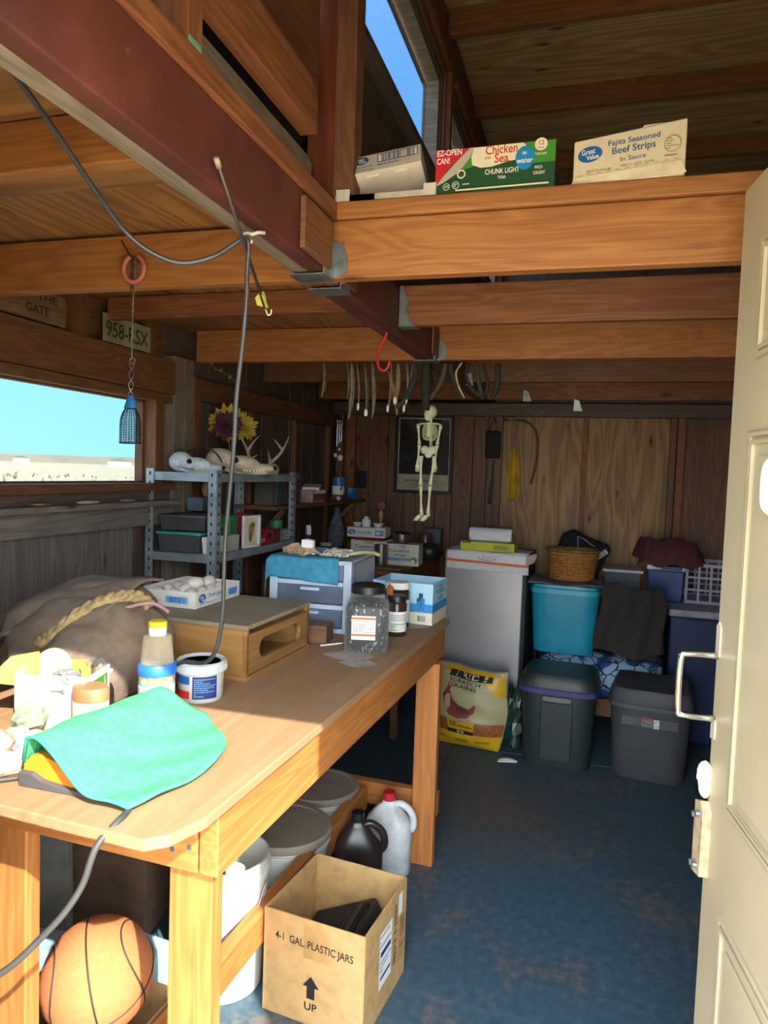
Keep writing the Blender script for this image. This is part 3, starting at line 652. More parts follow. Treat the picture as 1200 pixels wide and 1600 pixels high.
# pliers
p_ = MB(); p_.box(0, 0, .01, .075, .022, .016); p_.box(-.05, .008, .008, .05, .012, .012, Matrix.Rotation(.3, 3, 'Z')); p_.box(-.05, -.008, .008, .05, .012, .012, Matrix.Rotation(-.3, 3, 'Z')); p_.cyl((.01, 0, .016), (.01, 0, .022), .007, n=10)
tag(p_.obj('pliers', M_galv, None, bevel=.003, loc=(-.955, 1.325, TZ), rot=(0, 0, R_(50))), 'grey steel pliers behind the green towel', 'pliers')
# rocks
rk = random.Random(11)
rocks = [(-1.10, 1.20, .055, .035, .032, '7e8a74', 'large greenish flat rock at the left end of the bench'), (-1.03, 1.125, .04, .028, .018, 'b08a8e', 'flat mauve rock in front of the cream jar'),
 (-.965, 1.135, .045, .024, .017, 'b58f7c', 'flat pinkish brown rock touching the cream jar'), (-1.05, 1.055, .035, .035, .03, 'c9a58f', 'round pale pink rock left of the green towel'),
 (-1.0, 1.075, .03, .025, .022, 'c7bcc4', 'pale lilac rock behind the round pink rock'), (-.985, 1.01, .045, .03, .022, 'd8c7a6', 'cream coloured rock beside the towel corner'),
 (-1.07, 1.12, .03, .025, .02, 'b3a392', 'small tan rock between the greenish and pink rocks'), (-1.15, 1.11, .04, .035, .03, '555a5c', 'dark grey rock at the far left bench edge'),
 (-.955, 1.06, .018, .014, .012, 'b88a6a', 'pebble of brown stone near the towel hem'), (-.925, 1.265, .022, .014, .012, 'c4826e', 'small red rock behind the towel by the pliers')]
for i, (x, y, a, b_, h, c_, lab) in enumerate(rocks):
    ph = [rk.uniform(0, 6) for _ in range(5)]
    m = MB().ell((0, 0, h*.86), (a*.95, b_*.95, h), 10, 7, lambda d: 1+.13*math.sin(3*d.x+ph[0])*math.cos(4*d.y+ph[1])+.08*math.sin(7*d.z+ph[2]+5*d.x))
    for k in range(len(m.v)):
        q = m.v[k]; m.v[k] = (q[0], q[1], max(0, q[2]))
    tag(m.obj('rock', plain('rock_'+c_, c_, .85, sc=25, var=.2, bump=.6), None, loc=(x, y, TZ), rot=(0, 0, rk.uniform(0, 3))), lab, 'rock', 'rocks on the front of the bench')

# --- canvas bag with a rope handle
bg_ = thing('canvas_bag', 'brown canvas bag with rope handle slumped on the back of the bench', 'bag', (-1.24, 1.66, TZ))
M_canvas = plain('canvas', '7d6c5c', .95, var=.07, sc=30, bump=.7)
def bagf(d):
    return 1+.08*math.sin(3.1*d.x+1)*math.cos(2.3*d.y)+.03*math.sin(7*d.x+5*d.z)+.02*math.sin(11*d.y+6*d.z)
m = MB(); m.ell((.04, -.15, .10), (.23, .155, .13), 40, 24, bagf); m.ell((-.17, -.04, .10), (.17, .15, .09), 36, 20, bagf); m.ell((.03, -.09, .175), (.16, .095, .085), 30, 18, bagf); m.ell((-.10, -.08, .165), (.13, .11, .055), 30, 18, bagf); m.ell((.10, -.235, .06), (.125, .115, .12), 30, 18, bagf); m.ell((-.07, -.19, .07), (.12, .08, .09), 30, 18, bagf)
for k in range(len(m.v)):
    q = m.v[k]; m.v[k] = (q[0], q[1], max(.001, q[2]))
m.obj('body', M_canvas, bg_, smooth=True, remesh=.007)
def onbag(x, y): return None
rp_ = spl([(-.076, -.225, .142), (-.046, -.25, .128), (.0, -.285, .132), (.035, -.28, .158), (.075, -.235, .205), (.12, -.19, .232), (.16, -.15, .238), (.195, -.13, .215)], 7)
m = MB()
for k in range(3):
    m.tube([p+V((.008*math.cos(i*.7+k*2.1), .004*math.sin(i*.7+k*2.1), .008*math.sin(i*.7+k*2.1))) for i, p in enumerate(rp_)], .010, 7)
m.obj('rope_handle', plain('rope', 'ae9468', .9, sc=60, bump=.8, var=.2), bg_, smooth=True)
def flapf(u, v):
    x = -.135+.30*u-.03*v; y = -.02-.235*v
    return (x, y, .262+.016*math.sin(u*PI*1.2)+.012*math.sin(u*7+1)-.055*(1-u)**2-.075*v**2.2+.006*math.sin(v*9+u*5)-.03*(v > .9))
MB().grid(30, 24, flapf).obj('flap', M_canvas, bg_, smooth=True, solid=.006)
MB().tube([p+V((.05, .01, -.018)) for p in rp_[14:]], .005, 7).obj('pink_cord', plain('pink_cord', 'b5868a', .8), bg_, smooth=True)
MB().grid(10, 14, lambda u, v: (.17+.045*u+.012*math.sin(v*4), -.335-.02*v+.006*math.sin(u*6+v*5), .115*(1-v)**1.2+.004)).obj('strap', M_canvas, bg_, smooth=True, solid=.004)
for (x, z) in ((.10, .125), (.145, .15)): MB().cyl((x+.06, -.325, z-.03), (x+.06, -.345, z-.03), .008, n=12).obj('snap', M_galv, bg_)
# --- plywood crate with slot
cr_ = thing('plywood_crate', 'closed plywood crate with an oval hand slot, on the bench', 'crate', (-1.035, 1.875, TZ), BR*1)
cw, cdp, ch = .40, .39, .15
MB().box(0, -cdp/2+.006, ch/2, cw, .012, ch-.024).obj('side_panel', W_crate, cr_, bevel=.001); MB().box(0, cdp/2-.006, ch/2, cw, .012, ch-.024).obj('side_panel', W_crate, cr_, bevel=.001)
MB().box(-cw/2+.006, 0, ch/2, .012, cdp-.026, ch-.024).obj('side_panel', W_crate, cr_)
MB().box(0, 0, ch-.006, cw+.006, cdp+.006, .012).obj('top_panel', plain('dusty_plywood', '8f8069', .85, sc=6, var=.1), cr_, bevel=.0015); MB().box(0, 0, .006, cw+.006, cdp+.006, .012).obj('bottom_panel', W_crate, cr_, bevel=.001)
# slotted front panel facing +x : build ring
def slot_panel(w_, h_, sx0, sx1, sz0, sz1, th):
    r = (sz1-sz0)/2; cz = (sz0+sz1)/2; inner = []
    for i in range(13): a = -PI/2+PI*i/12; inner.append((sx1-r+r*math.cos(a), cz+r*math.sin(a)))
    for i in range(13): a = PI/2+PI*i/12; inner.append((sx0+r+r*math.cos(a), cz+r*math.sin(a)))
    outer = []
    for (a, b) in inner:
        if a > sx1-r-1e-6: k = max(abs((a-(sx0+sx1)/2)/(w_/2)), abs((b-h_/2)/(h_/2)))
        else: k = max(abs((a-(sx0+sx1)/2)/(w_/2)), abs((b-h_/2)/(h_/2)))
        outer.append(((a-(sx0+sx1)/2)/k+w_/2, (b-h_/2)/k+h_/2))
    n_ = len(inner); vs = [(a, b, 0) for a, b in outer]+[(a, b, 0) for a, b in inner]+[(a, b, th) for a, b in outer]+[(a, b, th) for a, b in inner]
    fs = []
    for i in range(n_):
        j_ = (i+1) % n_; fs += [(i, j_, n_+j_, n_+i), (2*n_+i, 3*n_+i, 3*n_+j_, 2*n_+j_), (n_+i, n_+j_, 3*n_+j_, 3*n_+i), (i, 2*n_+i, 2*n_+j_, j_)]
    return MB().add(vs, fs)
o = slot_panel(cdp, ch-.024, .07, .33, .032, .088, .012).obj('slot_panel', W_crate, cr_); o.matrix_local = Matrix(((0, 0, 1, cw/2-.012), (1, 0, 0, -cdp/2), (0, 1, 0, .012), (0, 0, 0, 1)))
slab('wood_offcut', 'small dark wooden block behind the crate by the drawer unit', 'block', (-.86, 2.12, TZ), (0, 0, .1), [(0, 0), (.07, 0), (.07, .09), (0, .09)], .06, W_brown)
tag(MB().tube([(-.80, 2.10, TZ+.003), (-.745, 2.16, TZ+.003)], .0025, 6).obj('stick', P_white, None), 'thin white stick lying on the bench near the crate', 'stick')
# --- egg tray box on the crate
eb = thing('egg_box', 'low white carton with blue print holding pale eggs, on the crate', 'box', (-1.17, 1.925, TZ+.152), R_(-1))
open_box(eb, .20, .26, .048, .003, M_card, 'side')
F = Face(eb, (.1002, -.13, 0), (0, 1, 0), (0, 0, 1)); gv_logo(F, .035, .026, .020); F.text('Chunk Light', .105, .030, .017, P_blue, .075); F.lines(.02, .006, .20, .014, 1, P_lblue); F.rect(.185, .012, .24, .034, P_lblue); F.bars(.188, .014, .237, .032, 14, P_blue)
F = Face(eb, (-.1, -.1302, 0), (1, 0, 0), (0, 0, 1)); F.rect(.10, .012, .175, .032, P_lblue); F.lines(.03, .014, .09, .034, 3, P_lblue); F.bars(.11, .014, .165, .030, 16, P_blue)
er = random.Random(5)
egg_l = ['front row at the right', 'front row in the middle', 'front row at the left', 'second row at the left', 'second row in the middle', 'second row at the right', 'third row at the right', 'third row in the middle', 'back row at the right', 'back row in the middle', 'third row at the left', 'lying on top of the middle eggs', 'on top of the back eggs', 'back row at the left']
for k, (x, y, z) in enumerate([(.055, -.09, .03), (.0, -.09, .026), (-.055, -.085, .026), (-.06, -.03, .026), (0, -.035, .03), (.06, -.03, .026), (.055, .03, .028), (.0, .03, .026), (.05, .085, .026), (-.01, .09, .026), (-.06, .03, .026), (.02, .0, .05), (.03, .06, .048), (-.06, .09, .026)]):
    o = MB().ell((0, 0, 0), (.0215, .0215, .027), 16, 10, lambda d: 1-.06*d.z).obj('egg', plain('eggshell', 'd8cfc4', .55, var=.05), None, smooth=True, loc=V((-1.17, 1.925, TZ+.152))+V((x, y, z)), rot=(er.uniform(0, 1.5), er.uniform(0, 1.5), er.uniform(0, 3)))
    tag(o, 'pale egg in the white carton, '+egg_l[k], 'egg', 'eggs in the white carton')
# --- drawer unit
du = thing('drawer_unit', 'white plastic drawer unit with smoky drawers, on the bench', 'drawers', (-.925, 2.47, TZ), R_(3))
M_dw = plain('drawer_frame', 'c3d0e6', .4, var=.03)
w_, d_, h_ = .30, .38, .255
for x in (-w_/2+.0145, w_/2-.0145): MB().box(x, -d_/2+.015, h_/2, .029, .03, h_).obj('post', M_dw, du, bevel=.003)
for z in (.008, .09, .172, h_-.008): MB().box(0, -d_/2+.013, z, w_-.058, .022, .016).obj('crossbar', M_dw, du, bevel=.002)
MB().box(0, 0, h_-.006, w_, d_, .012).obj('top', M_dw, du, bevel=.004)
for x in (-w_/2+.006, w_/2-.006): MB().box(x, .0, h_/2, .004, d_-.06, h_-.03).obj('side', plain('smoky_side', '8d8f9c', .3), du)
MB().box(0, d_/2-.004, h_/2, w_-.02, .004, h_-.02).obj('back', M_dw, du)
for z in (.017, .099, .181):
    dr_ = MB().box(0, -d_/2+.012, z+.033, w_-.064, .012, .062).obj('drawer', plain('smoky_drawer', '6f7a90', .25, sc=4), du, bevel=.004)
    MB().box(0, -d_/2+.003, z+.052, .07, .010, .010).obj('pull', M_dw, dr_, bevel=.002)
# blue cloth over it
bc = thing('cloth', 'blue cloth draped over the front of the white drawer unit', 'cloth', (-.925, 2.47, TZ), R_(3))
M_bcl = plain('blue_cloth', '3f8fb0', .9, sc=40, bump=.5, var=.08)
def clothf(u, v):
    x = -.17+.275*u; s_ = v*.272
    if s_ < .20: y, z = .01-s_, h_+.005+.003*math.sin(u*9)*v
    else: y, z = -.1935-.006-.003*math.sin(u*12), h_+.005-(s_-.20)
    if x < -.152:
        q = (-.152-x); z -= q*4.2; x = -.152-q*.25-.006
    z -= .022*(u > .2)*(u-.2)*max(0, s_-.2)/.072
    return (x, y, z)
MB().grid(36, 36, clothf).obj('drape', M_bcl, bc, smooth=True, solid=.003)
# shells and bits on top
sr = random.Random(9); ZT = TZ+h_+.008
o = MB().ell((0, 0, .018), (.055, .03, .022), 12, 8, lambda d: 1+.25*math.sin(6*d.x+2)*math.cos(5*d.y)+.1*math.sin(14*d.x)).obj('rock', plain('coral_rock', 'b09478', .9, var=.2, sc=30, bump=.8), None, loc=(-.99, 2.34, ZT-.004)); tag(o, 'rough tan coral rock on top of the drawer unit', 'rock')
def shell(x, y, s_, r, k, lab):
    o = MB().lathe([(.002, 0), (s_*.5, s_*.3), (s_*.6, s_*.7), (s_*.35, s_*1.1), (s_*.12, s_*1.5), (0, s_*1.7)], 9, sx=1, sy=.7).obj('seashell', plain('shell', 'd6d0c6', .5, var=.15, sc=50), None, smooth=True, loc=(x, y, ZT+s_*.42), rot=(R_(80), r, k)); return tag(o, lab, 'shell', 'shells heaped on the drawer unit')
for i in range(34):
    shell(-.95+.15*i/34+sr.uniform(-.012, .012), 2.345+sr.uniform(-.035, .06), sr.uniform(.009, .016), sr.uniform(-.4, .4), sr.uniform(0, 6), 'small white seashell in the heap on the drawer unit')
o = MB().box(0, 0, .016, .045, .025, .03).obj('white_clip', P_white, None, bevel=.004, loc=(-.945, 2.33, ZT+.024)); tag(o, 'boxy white plastic piece standing on the shells', 'clip')
nl = MB()
for i in range(90):
    a = sr.uniform(0, 6.28); c0 = V((-.845+sr.uniform(-.04, .05), 2.35+sr.uniform(-.05, .05), ZT+.003+sr.random()*.016)); nl.tube([c0, c0+V((.014*math.cos(a), .014*math.sin(a), .004))], .0022, 5)
tag(nl.obj('coral_bits', plain('coral_bits', 'cfc3ae', .7, var=.2), None, kind='stuff'), 'heap of tiny pale coral twigs on the drawer unit', 'coral')
o = MB().tube(spl([(-.80, 2.36, ZT+.008), (-.76, 2.37, ZT+.016), (-.72, 2.36, ZT+.02), (-.69, 2.37, ZT+.012)], 4), .007, 7).obj('driftwood', plain('driftwood', 'b5ad88', .8), None, smooth=True); tag(o, 'knobbly pale twig at the right of the shell heap', 'driftwood')
# --- big square jar of dark seeds
bj = thing('seed_jar', 'large square clear jar of black seeds with black lid', 'jar', (-.655, 2.135, TZ), R_(14))
MB().lathe([(.062, 0), (.068, .006), (.070, .03), (.070, .14), (.066, .158), (.046, .178), (.046, .185)], 40, sq=7).obj('glass', clear('big_jar_clear', 'fafafa', .03, .06), bj, auto=50)
def seed_mat():
    k = NT('seeds'); v = k.coords((1, 1, 1)); vo = k.n('TexVoronoi'); vo.inputs['Scale'].default_value = 210; mp = k.n('Mapping'); mp.inputs['Scale'].default_value = (1, 1, .55); k.l(v, mp.inputs[0]); k.l(mp.outputs[0], vo.inputs['Vector'])
    wn_ = k.n('SeparateColor'); k.l(vo.outputs['Color'], wn_.inputs[0]); col = k.ramp(wn_.outputs[0], [(.0, '1a1a1d'), (.6, '242427'), (.85, '3c3c40'), (1, 'a09e98')]); k.bump(vo.outputs['Distance'], .3, .002); return k.fin(col, .5)
MB().lathe([(.060, .003), (.066, .02), (.067, .14), (.060, .156), (0, .158)], 36, sq=7).obj('seeds', seed_mat(), bj, smooth=True, kind='stuff')
MB().lathe([(.050, .180), (.054, .182), (.054, .205), (.050, .209), (.044, .208), (.04, .205), (0, .205)], 40).obj('lid', M_black, bj, auto=35)
F = Face(bj, (-.045, -.0712, .045), (1, 0, 0), (0, 0, 1)); F.rect(0, 0, .075, .075, P_white, 'label'); F.rect(0, .064, .075, .070, P_orange, 'stripe'); F.rect(0, .012, .075, .018, P_orange, 'stripe'); F.lines(.004, .022, .071, .06, 9, P_grey)
# --- small jars
def small_jar(name, lab, x, y, r, h, body, lid, labc, rz):
    t = thing(name, lab, 'jar', (x, y, TZ), rz)
    MB().lathe([(r*.92, 0), (r, .004), (r, h*.8), (r*.82, h*.86)], 28).obj('body', body, t, auto=40); MB().lathe([(r*.9, h*.85), (r*.95, h*.86), (r*.95, h*.98), (r*.9, h)], 28).obj('lid', lid, t, auto=40)
    curved(t, (0, 0), r, R_(-150), R_(20), h*.12, h*.62, P_white); F = Face(t, (0, 0, 0), (1, 0, 0), (0, 0, 1), cyl_warp((0, 0, h*.14), r+.0006, R_(-120))); F.lines(0, 0, r*1.8, h*.2, 4, P_lgreen); F.lines(0, h*.25, r*1.8, h*.42, 4, P_grey); return t
small_jar('jar', 'brown glass jar with white lid and green label, behind the seed jar', -.655, 2.50, .047, .165, plain('amber_glass', '3b2c24', .2), P_white, P_green, 0)
small_jar('jar', 'narrow dark jar with black lid between seed jar and white-lidded jar', -.618, 2.36, .035, .14, plain('amber_glass', '3b2c24', .2), M_black, P_green, .2)
rag('orange_leaf', 'bit of orange-brown bark on top of the narrow dark jar', (-.645, 2.36, TZ+.153), (.012, .01, .022), plain('bark', 'b0653a', .8), 4, 'bark')
# --- blue coconut water box
cb = thing('cardboard_box', 'open pale blue carton with palm and bottle print at the bench end', 'box', (-.645, 2.665, TZ), R_(-4))
M_cbx = plain('pale_blue_card', 'a8d4ee', .6, var=.04)
open_box(cb, .24, .20, .155, .004, M_cbx, 'side')
for (o_, x_, L) in (((-.12, -.1002, 0), (1, 0, 0), .24), ((.1202, -.10, 0), (0, 1, 0), .20)):
    F = Face(cb, o_, x_, (0, 0, 1)); F.rect(0, 0, L, .045, P_cream); F.rect(0, .045, L, .078, flat('sea', '3a8fd6'))
    if L > .22:
        F.text('COCONUT', .03, .125, .028, P_dblue, .12); F.text('WATER', .055, .098, .022, P_dblue, .07)
        F.rect(.178, .052, .21, .10, P_cyan, 'bottle_print'); F.rect(.186, .10, .202, .118, P_dblue, 'bottle_print'); F.poly([(.194, .065), (.197, .065), (.196, .095), (.193, .095)], P_green, 'palm_print')
        for a in range(6): F.poly([(.1945, .093), (.1945+.016*math.cos(a*PI/5), .093+.012*math.sin(a*PI/5)), (.1945+.013*math.cos(a*PI/5+.3), .088+.012*math.sin(a*PI/5+.3))], P_green, 'palm_print')
        F.bars(.185, .012, .215, .034, 9, P_dblue)
    else:
        F.text('PURE', .10, .137, .012, P_blue, .05); F.text('COCONUT', .10, .118, .02, P_blue, .11); F.text('WATER', .10, .092, .02, P_blue, .075)
# --- cords
MB_c = MB().tube(spl([(-.70, .985, .936), (-.69, .955, .934), (-.688, .925, .93), (-.70, .895, .905), (-.715, .885, .85), (-.735, .87, .81), (-.762, .85, .775), (-.80, .825, .735), (-.86, .80, .70), (-.95, .79, .66)], 6), .0055, 8)
o = MB_c.obj('cord', M_blackr, to, smooth=True); o.matrix_parent_inverse = Matrix.Translation((.80, -1.14, -TZ))
MB_c = MB().tube(spl([(-.90, 1.03, .935), (-.935, 1.005, .935), (-.97, .975, .935), (-1.02, .94, .936), (-1.08, .90, .93), (-1.14, .87, .85)], 6), .0045, 8)
o = MB_c.obj('cord', M_blackr, to, smooth=True); o.matrix_parent_inverse = Matrix.Translation((.80, -1.14, -TZ))
cab = spl([(-.90, .72, 2.10), (-.851, .813, 2.090), (-.831, .838, 2.067), (-.833, .888, 2.05), (-.841, .977, 2.011), (-.842, 1.058, 1.966), (-.836, 1.12, 1.926), (-.808, 1.157, 1.896), (-.761, 1.191, 1.88), (-.708, 1.217, 1.895), (-.674, 1.239, 1.924), (-.655, 1.247, 1.938), (-.648, 1.250, 1.925), (-.660, 1.27, 1.88), (-.669, 1.288, 1.84), (-.681, 1.3, 1.756), (-.702, 1.318, 1.643), (-.712, 1.331, 1.551), (-.730, 1.351, 1.457), (-.749, 1.37, 1.344), (-.758, 1.383, 1.258), (-.766, 1.396, 1.169), (-.785, 1.41, 1.095), (-.814, 1.43, 1.055), (-.85, 1.45, 1.036), (-.90, 1.46, 1.031), (-.955, 1.46, 1.0), (-.99, 1.47, .94)], 5)
tag(MB().tube(cab, .0050, 8).obj('cable', plain('cable_grey', '3c3c40', .3), None, smooth=True), 'thick grey cable looping from the ceiling and hanging down to the bench', 'cable')

# ================================================================ UNDER THE BENCH
bxx = thing('cardboard_box', 'open kraft cardboard box with black UP arrow print, under the bench front', 'box', (-.627, 1.855, .001), R_(-6.5))
BW, BH = .305, .292
open_box(bxx, BW, BW, BH, .005)
F = Face(bxx, (-BW/2, -BW/2-.0002, 0), (1, 0, 0), (0, 0, 1))
F.rect(.125, .185, .20, .275, plain('packing_tape', 'b58c58', .45, bump=0), 'tape'); F.text('4-1  GAL. PLASTIC JARS', .155, .222, .030, P_black, .235, True, -.02)
F.poly([(.138, .075), (.162, .075), (.162, .108), (.175, .108), (.150, .138), (.125, .108), (.138, .108)], P_black, 'arrow_print'); F.text('UP', .15, .052, .030, P_black, .038)
F = Face(bxx, (BW/2+.0002, -BW/2, 0), (0, 1, 0), (0, 0, 1)); F.rect(.10, .075, .19, .235, P_white, 'label'); F.lines(.105, .19, .185, .23, 3, P_grey); F.rect(.108, .165, .182, .18, P_dblue); F.lines(.105, .12, .185, .155, 3, P_grey); F.rect(.108, .10, .182, .108, P_dblue); F.rect(.235, .21, .265, .275, P_white, 'label')
F.lines(.205, .08, .225, .26, 14, P_black); F.lines(.25, .10, .29, .20, 6, flat('stamp_red', 'a0604a'))
tcase = thing('tool_case', 'black ribbed plastic tool case with latch, inside the kraft box', 'case', (-.632, 1.86, .135), R_(-6.5), rot=(R_(6), R_(-26), R_(-6)))
MB().box(0, 0, 0, .225, .235, .085).obj('body', plain('case_black', '2a2a2c', .5), tcase, bevel=.012)
m = MB()
for i in range(11): m.box(-.085+i*.013, 0, .044, .006, .20, .004)
m.obj('ribs', plain('case_black', '2a2a2c'), tcase, kind='stuff')
h = MB().tube(spl([(.095, -.07, .04), (.105, -.065, .058), (.108, 0, .062), (.105, .065, .058), (.095, .07, .04)], 5), .009, 8).obj('handle', M_black, tcase, smooth=True)
MB().box(.085, -.01, .046, .018, .05, .006).obj('latch', M_chrome, tcase, bevel=.002)
def jug(name, lab, loc, rz, mat, cap, s=1, handle_mat=None):
    t = thing(name, lab, 'jug', loc, rz)
    m = MB(); m.lathe([(.062*s, 0), (.07*s, .008*s), (.07*s, .15*s), (.062*s, .18*s), (.03*s, .225*s), (.018*s, .235*s), (.018*s, .25*s)], 32, sx=1.15, sy=.72, sq=3.2); m.obj('body', mat, t, auto=60)
    MB().tube(spl([(.055*s, 0, .13*s), (.085*s, 0, .16*s), (.078*s, 0, .205*s), (.045*s, 0, .232*s), (.02*s, 0, .228*s)], 5), .012*s, 8).obj('handle', handle_mat or mat, t, smooth=True)
    MB().cyl((0, 0, .243*s), (0, 0, .27*s), .021*s, .020*s, 20).obj('cap', cap, t, auto=40)
    return t
jug('jug', 'dark brown plastic jug standing in front of the white jug', (-.715, 2.30, .002), R_(20), plain('dark_jug', '33292a', .3), M_black, 1.12)
jug('jug', 'white plastic jug with red cap behind the dark jug', (-.655, 2.49, .002), R_(5), plain('milky_plastic', 'cfd3d6', .35), P_red, 1.12)
t = thing('spray_can', 'slim dark can with red cap between the jug and the stretcher', 'can', (-.845, 2.20, .002))
MB().lathe([(.022, 0), (.022, .19), (.012, .205)], 20).obj('body', plain('dark_can', '3a3d42', .4), t, auto=40); MB().lathe([(.007, .2), (.009, .205), (.006, .25), (.003, .255)], 12).obj('cap', P_red, t, auto=40)
def bucket(lab, loc, r, h, mat, lid=None):
    t = thing('bucket', lab, 'bucket', loc)
    MB().lathe([(0, .004), (r*.86, .004), (r*.86, 0), (r*.88, 0), (r, h*.9), (r*1.05, h*.9), (r*1.05, h*.93), (r, h*.93), (r, h), (r*.96, h), (r*.955, h*.9), (r*.84, .008), (0, .008)], 40).obj('body', mat, t, auto=45)
    if lid: MB().lathe([(r*1.06, h*.96), (r*1.07, h*.97), (r*1.07, h*1.03), (r*1.03, h*1.05), (r*.9, h*1.05), (r*.89, h*1.043), (0, h*1.043)], 48).obj('lid', lid, t, auto=35)
    pts = [(-r*1.05, 0, h*.85), (-r*.9, -r*.6, h*.6), (0, -r*1.12, h*.42), (r*.9, -r*.6, h*.6), (r*1.05, 0, h*.85)]
    MB().tube(spl(pts, 5), .0022, 6).obj('handle', M_galv, t, smooth=True); return t
M_bk = plain('bucket_white', 'd9d9d2', .4, var=.04); M_lidtan = plain('bucket_lid_tan', '94897a', .5, var=.06)
bk = bucket('open white bucket behind the bench stretcher near the front leg', (-.955, 1.79, .002), .125, .38, M_bk)
o = MB().lathe([(.03, 0), (.03, .30), (.028, .302), (0, .302)], 24).obj('paper_tube', plain('tube_white', 'e6e4dc', .6), None, auto=40, loc=(-.945, 1.83, .012), rot=(0, 0, 0)); tag(o, 'white cardboard tube standing in the open bucket', 'tube')
o = rag('green_rag', 'bright green rag in the open white bucket', (-1.0, 1.74, .30), (.035, .03, .03), plain('green_rag', '3fae7a', .9), 8, 'rag')
bucket('white bucket with tan lid behind the stretcher', (-.93, 2.15, .002), .152, .28, M_bk, M_lidtan)
bucket('second tan-lidded bucket, farther back against the end brace', (-.935, 2.50, .002), .14, .27, M_bk, M_lidtan)
# basketball in a low box
tag(MB().ell((0, 0, .10), (.12, .105, .115), 16, 10, lambda d: 1+.06*math.sin(6*d.x+4*d.y)).obj('rag_bundle', plain('old_rag', '6e6258', .95), None, smooth=True, loc=(-1.04, 1.30, .02)), 'bundle of old rags under the basketball in its box', 'rag')
bb = thing('cardboard_box', 'low cardboard box holding the basketball, partly below the frame', 'box', (-1.045, 1.30, .012), R_(-3))
for (cx, cy, sx_, sy_, hh) in ((0, -.13, .34, .004, .26), (0, .13, .34, .004, .24), (-.17, 0, .004, .26, .25), (.17, 0, .004, .26, .25)): MB().box(cx, cy, hh/2, sx_, sy_, hh).obj('side', M_kraft, bb)
MB().box(0, 0, .002, .34, .26, .004).obj('bottom', M_kraft, bb)
F = Face(bb, (-.17, -.1322, 0), (1, 0, 0), (0, 0, 1)); F.lines(.04, .12, .3, .2, 3, flat('kraft_print', '8a6a42'))
bl_ = thing('basketball', 'orange basketball with black seams under the bench front', 'ball', (-.995, 1.285, .355), rot=(R_(20), R_(-12), R_(35)))
Rb = .119
MB().ell((0, 0, 0), (Rb, Rb, Rb), 48, 32).obj('cover', plain('ball_leather', 'd07a4a', .7, sc=120, bump=.8, var=.05), bl_, smooth=True)
def seam(pts): MB().tube(pts, .0021, 6).obj('seam', plain('ball_seam', '2c2522', .6), bl_, smooth=True)
k = Rb+.0002
seam([(k*math.cos(t), k*math.sin(t), 0) for t in [2*PI*i/60 for i in range(61)]]); seam([(0, k*math.cos(t), k*math.sin(t)) for t in [2*PI*i/60 for i in range(61)]])
for s in (-1, 1):
    pts = []
    for i in range(61):
        a = 2*PI*i/60; d = V((s*(.72+.20*math.cos(2*a)), math.cos(a)*.75, math.sin(a)*.75)).normalized()*k; pts.append(d)
    seam(pts)
def ball_warp(a, b, h):
    d = V((-.25+a*8, -1, -.62+b*8)).normalized(); return d*(Rb+h+.0006)
F = Face(bl_, (0, 0, 0), (1, 0, 0), (0, 0, 1), ball_warp); F.text('DI', .02, .0, .022, P_black)
# pale blue sheet, grey panel and boxes at the back under the bench
o = MB().box(0, 0, .11, .26, .10, .22).obj('storage_bin', plain('pale_blue_plastic', '9fc4d2', .5), None, bevel=.01, loc=(-1.33, 1.50, .002), rot=(0, 0, .2)); tag(o, 'pale blue plastic bin behind the basketball', 'bin')
o = MB().box(0, 0, .13, .14, .10, .26).obj('storage_bin', plain('pale_blue_plastic', '9fc4d2', .5), None, bevel=.01, loc=(-1.05, 1.515, .002), rot=(0, 0, -.1)); tag(o, 'small pale blue bin between the basketball and front leg', 'bin')
o = MB().box(0, 0, .26, .13, .03, .50).obj('panel', plain('grey_board', '8f8d88', .8), None, bevel=.003, loc=(-1.45, 1.66, .002), rot=(R_(-6), R_(-5), .1)); tag(o, 'grey board leaning on the wall under the bench', 'board')
o = thing('cardboard_box', 'brown cardboard carton with stamped print against the wall under the bench', 'box', (-1.42, 2.00, .002), R_(5)); MB().box(0, 0, .21, .28, .30, .42).obj('body', plain('brown_carton', '7c5f4c', .85), o, bevel=.003)
F = Face(o, (-.14, -.1502, 0), (1, 0, 0), (0, 0, 1)); F.lines(.1, .30, .2, .36, 3, flat('carton_stamp', '57463a'))

# ================================================================ STEEL SHELF UNIT at the left wall
SX0, SX1, SY0, SY1 = -1.775, -1.445, 2.56, 3.37
shu = thing('steel_shelf', 'blue-grey slotted steel shelf unit against the left wall', 'shelf', ((SX0+SX1)/2, (SY0+SY1)/2, 0))
sx_, sy_ = (SX1-SX0)/2, (SY1-SY0)/2
for ix in (-1, 1):
    for iy in (-1, 1):
        x, y = ix*sx_, iy*sy_; m = MB()
        m.box(x-ix*.0185, y, .74, .037, .002, 1.48); m.box(x, y-iy*.0185, .74, .002, .037, 1.48); po = m.obj('post', M_shelf, shu)
        m = MB()
        for q in range(36):
            z = .06+q*.04
            m.box(x-ix*.02, y-.0015 if iy < 0 else y, z, .006, .003, .014); m.box(x+.0015*ix, y-iy*.02, z, .003, .006, .014)
        m.obj('slots', M_dk, po, kind='stuff')
for z in (.20, .67, 1.13, 1.465):
    m = MB(); m.box(0, 0, z, 2*sx_, 2*sy_, .003); s_o = m.obj('shelf_board', M_shelf, shu)
    for (a, b, c_, d_) in ((0, -sy_+.005, 2*sx_-.012, .002), (0, sy_-.005, 2*sx_-.012, .002), (-sx_+.005, 0, .002, 2*sy_-.012), (sx_-.005, 0, .002, 2*sy_-.012)):
        MB().box(a, b, z-.016, c_, d_, .034).obj('rim', M_shelf, s_o)
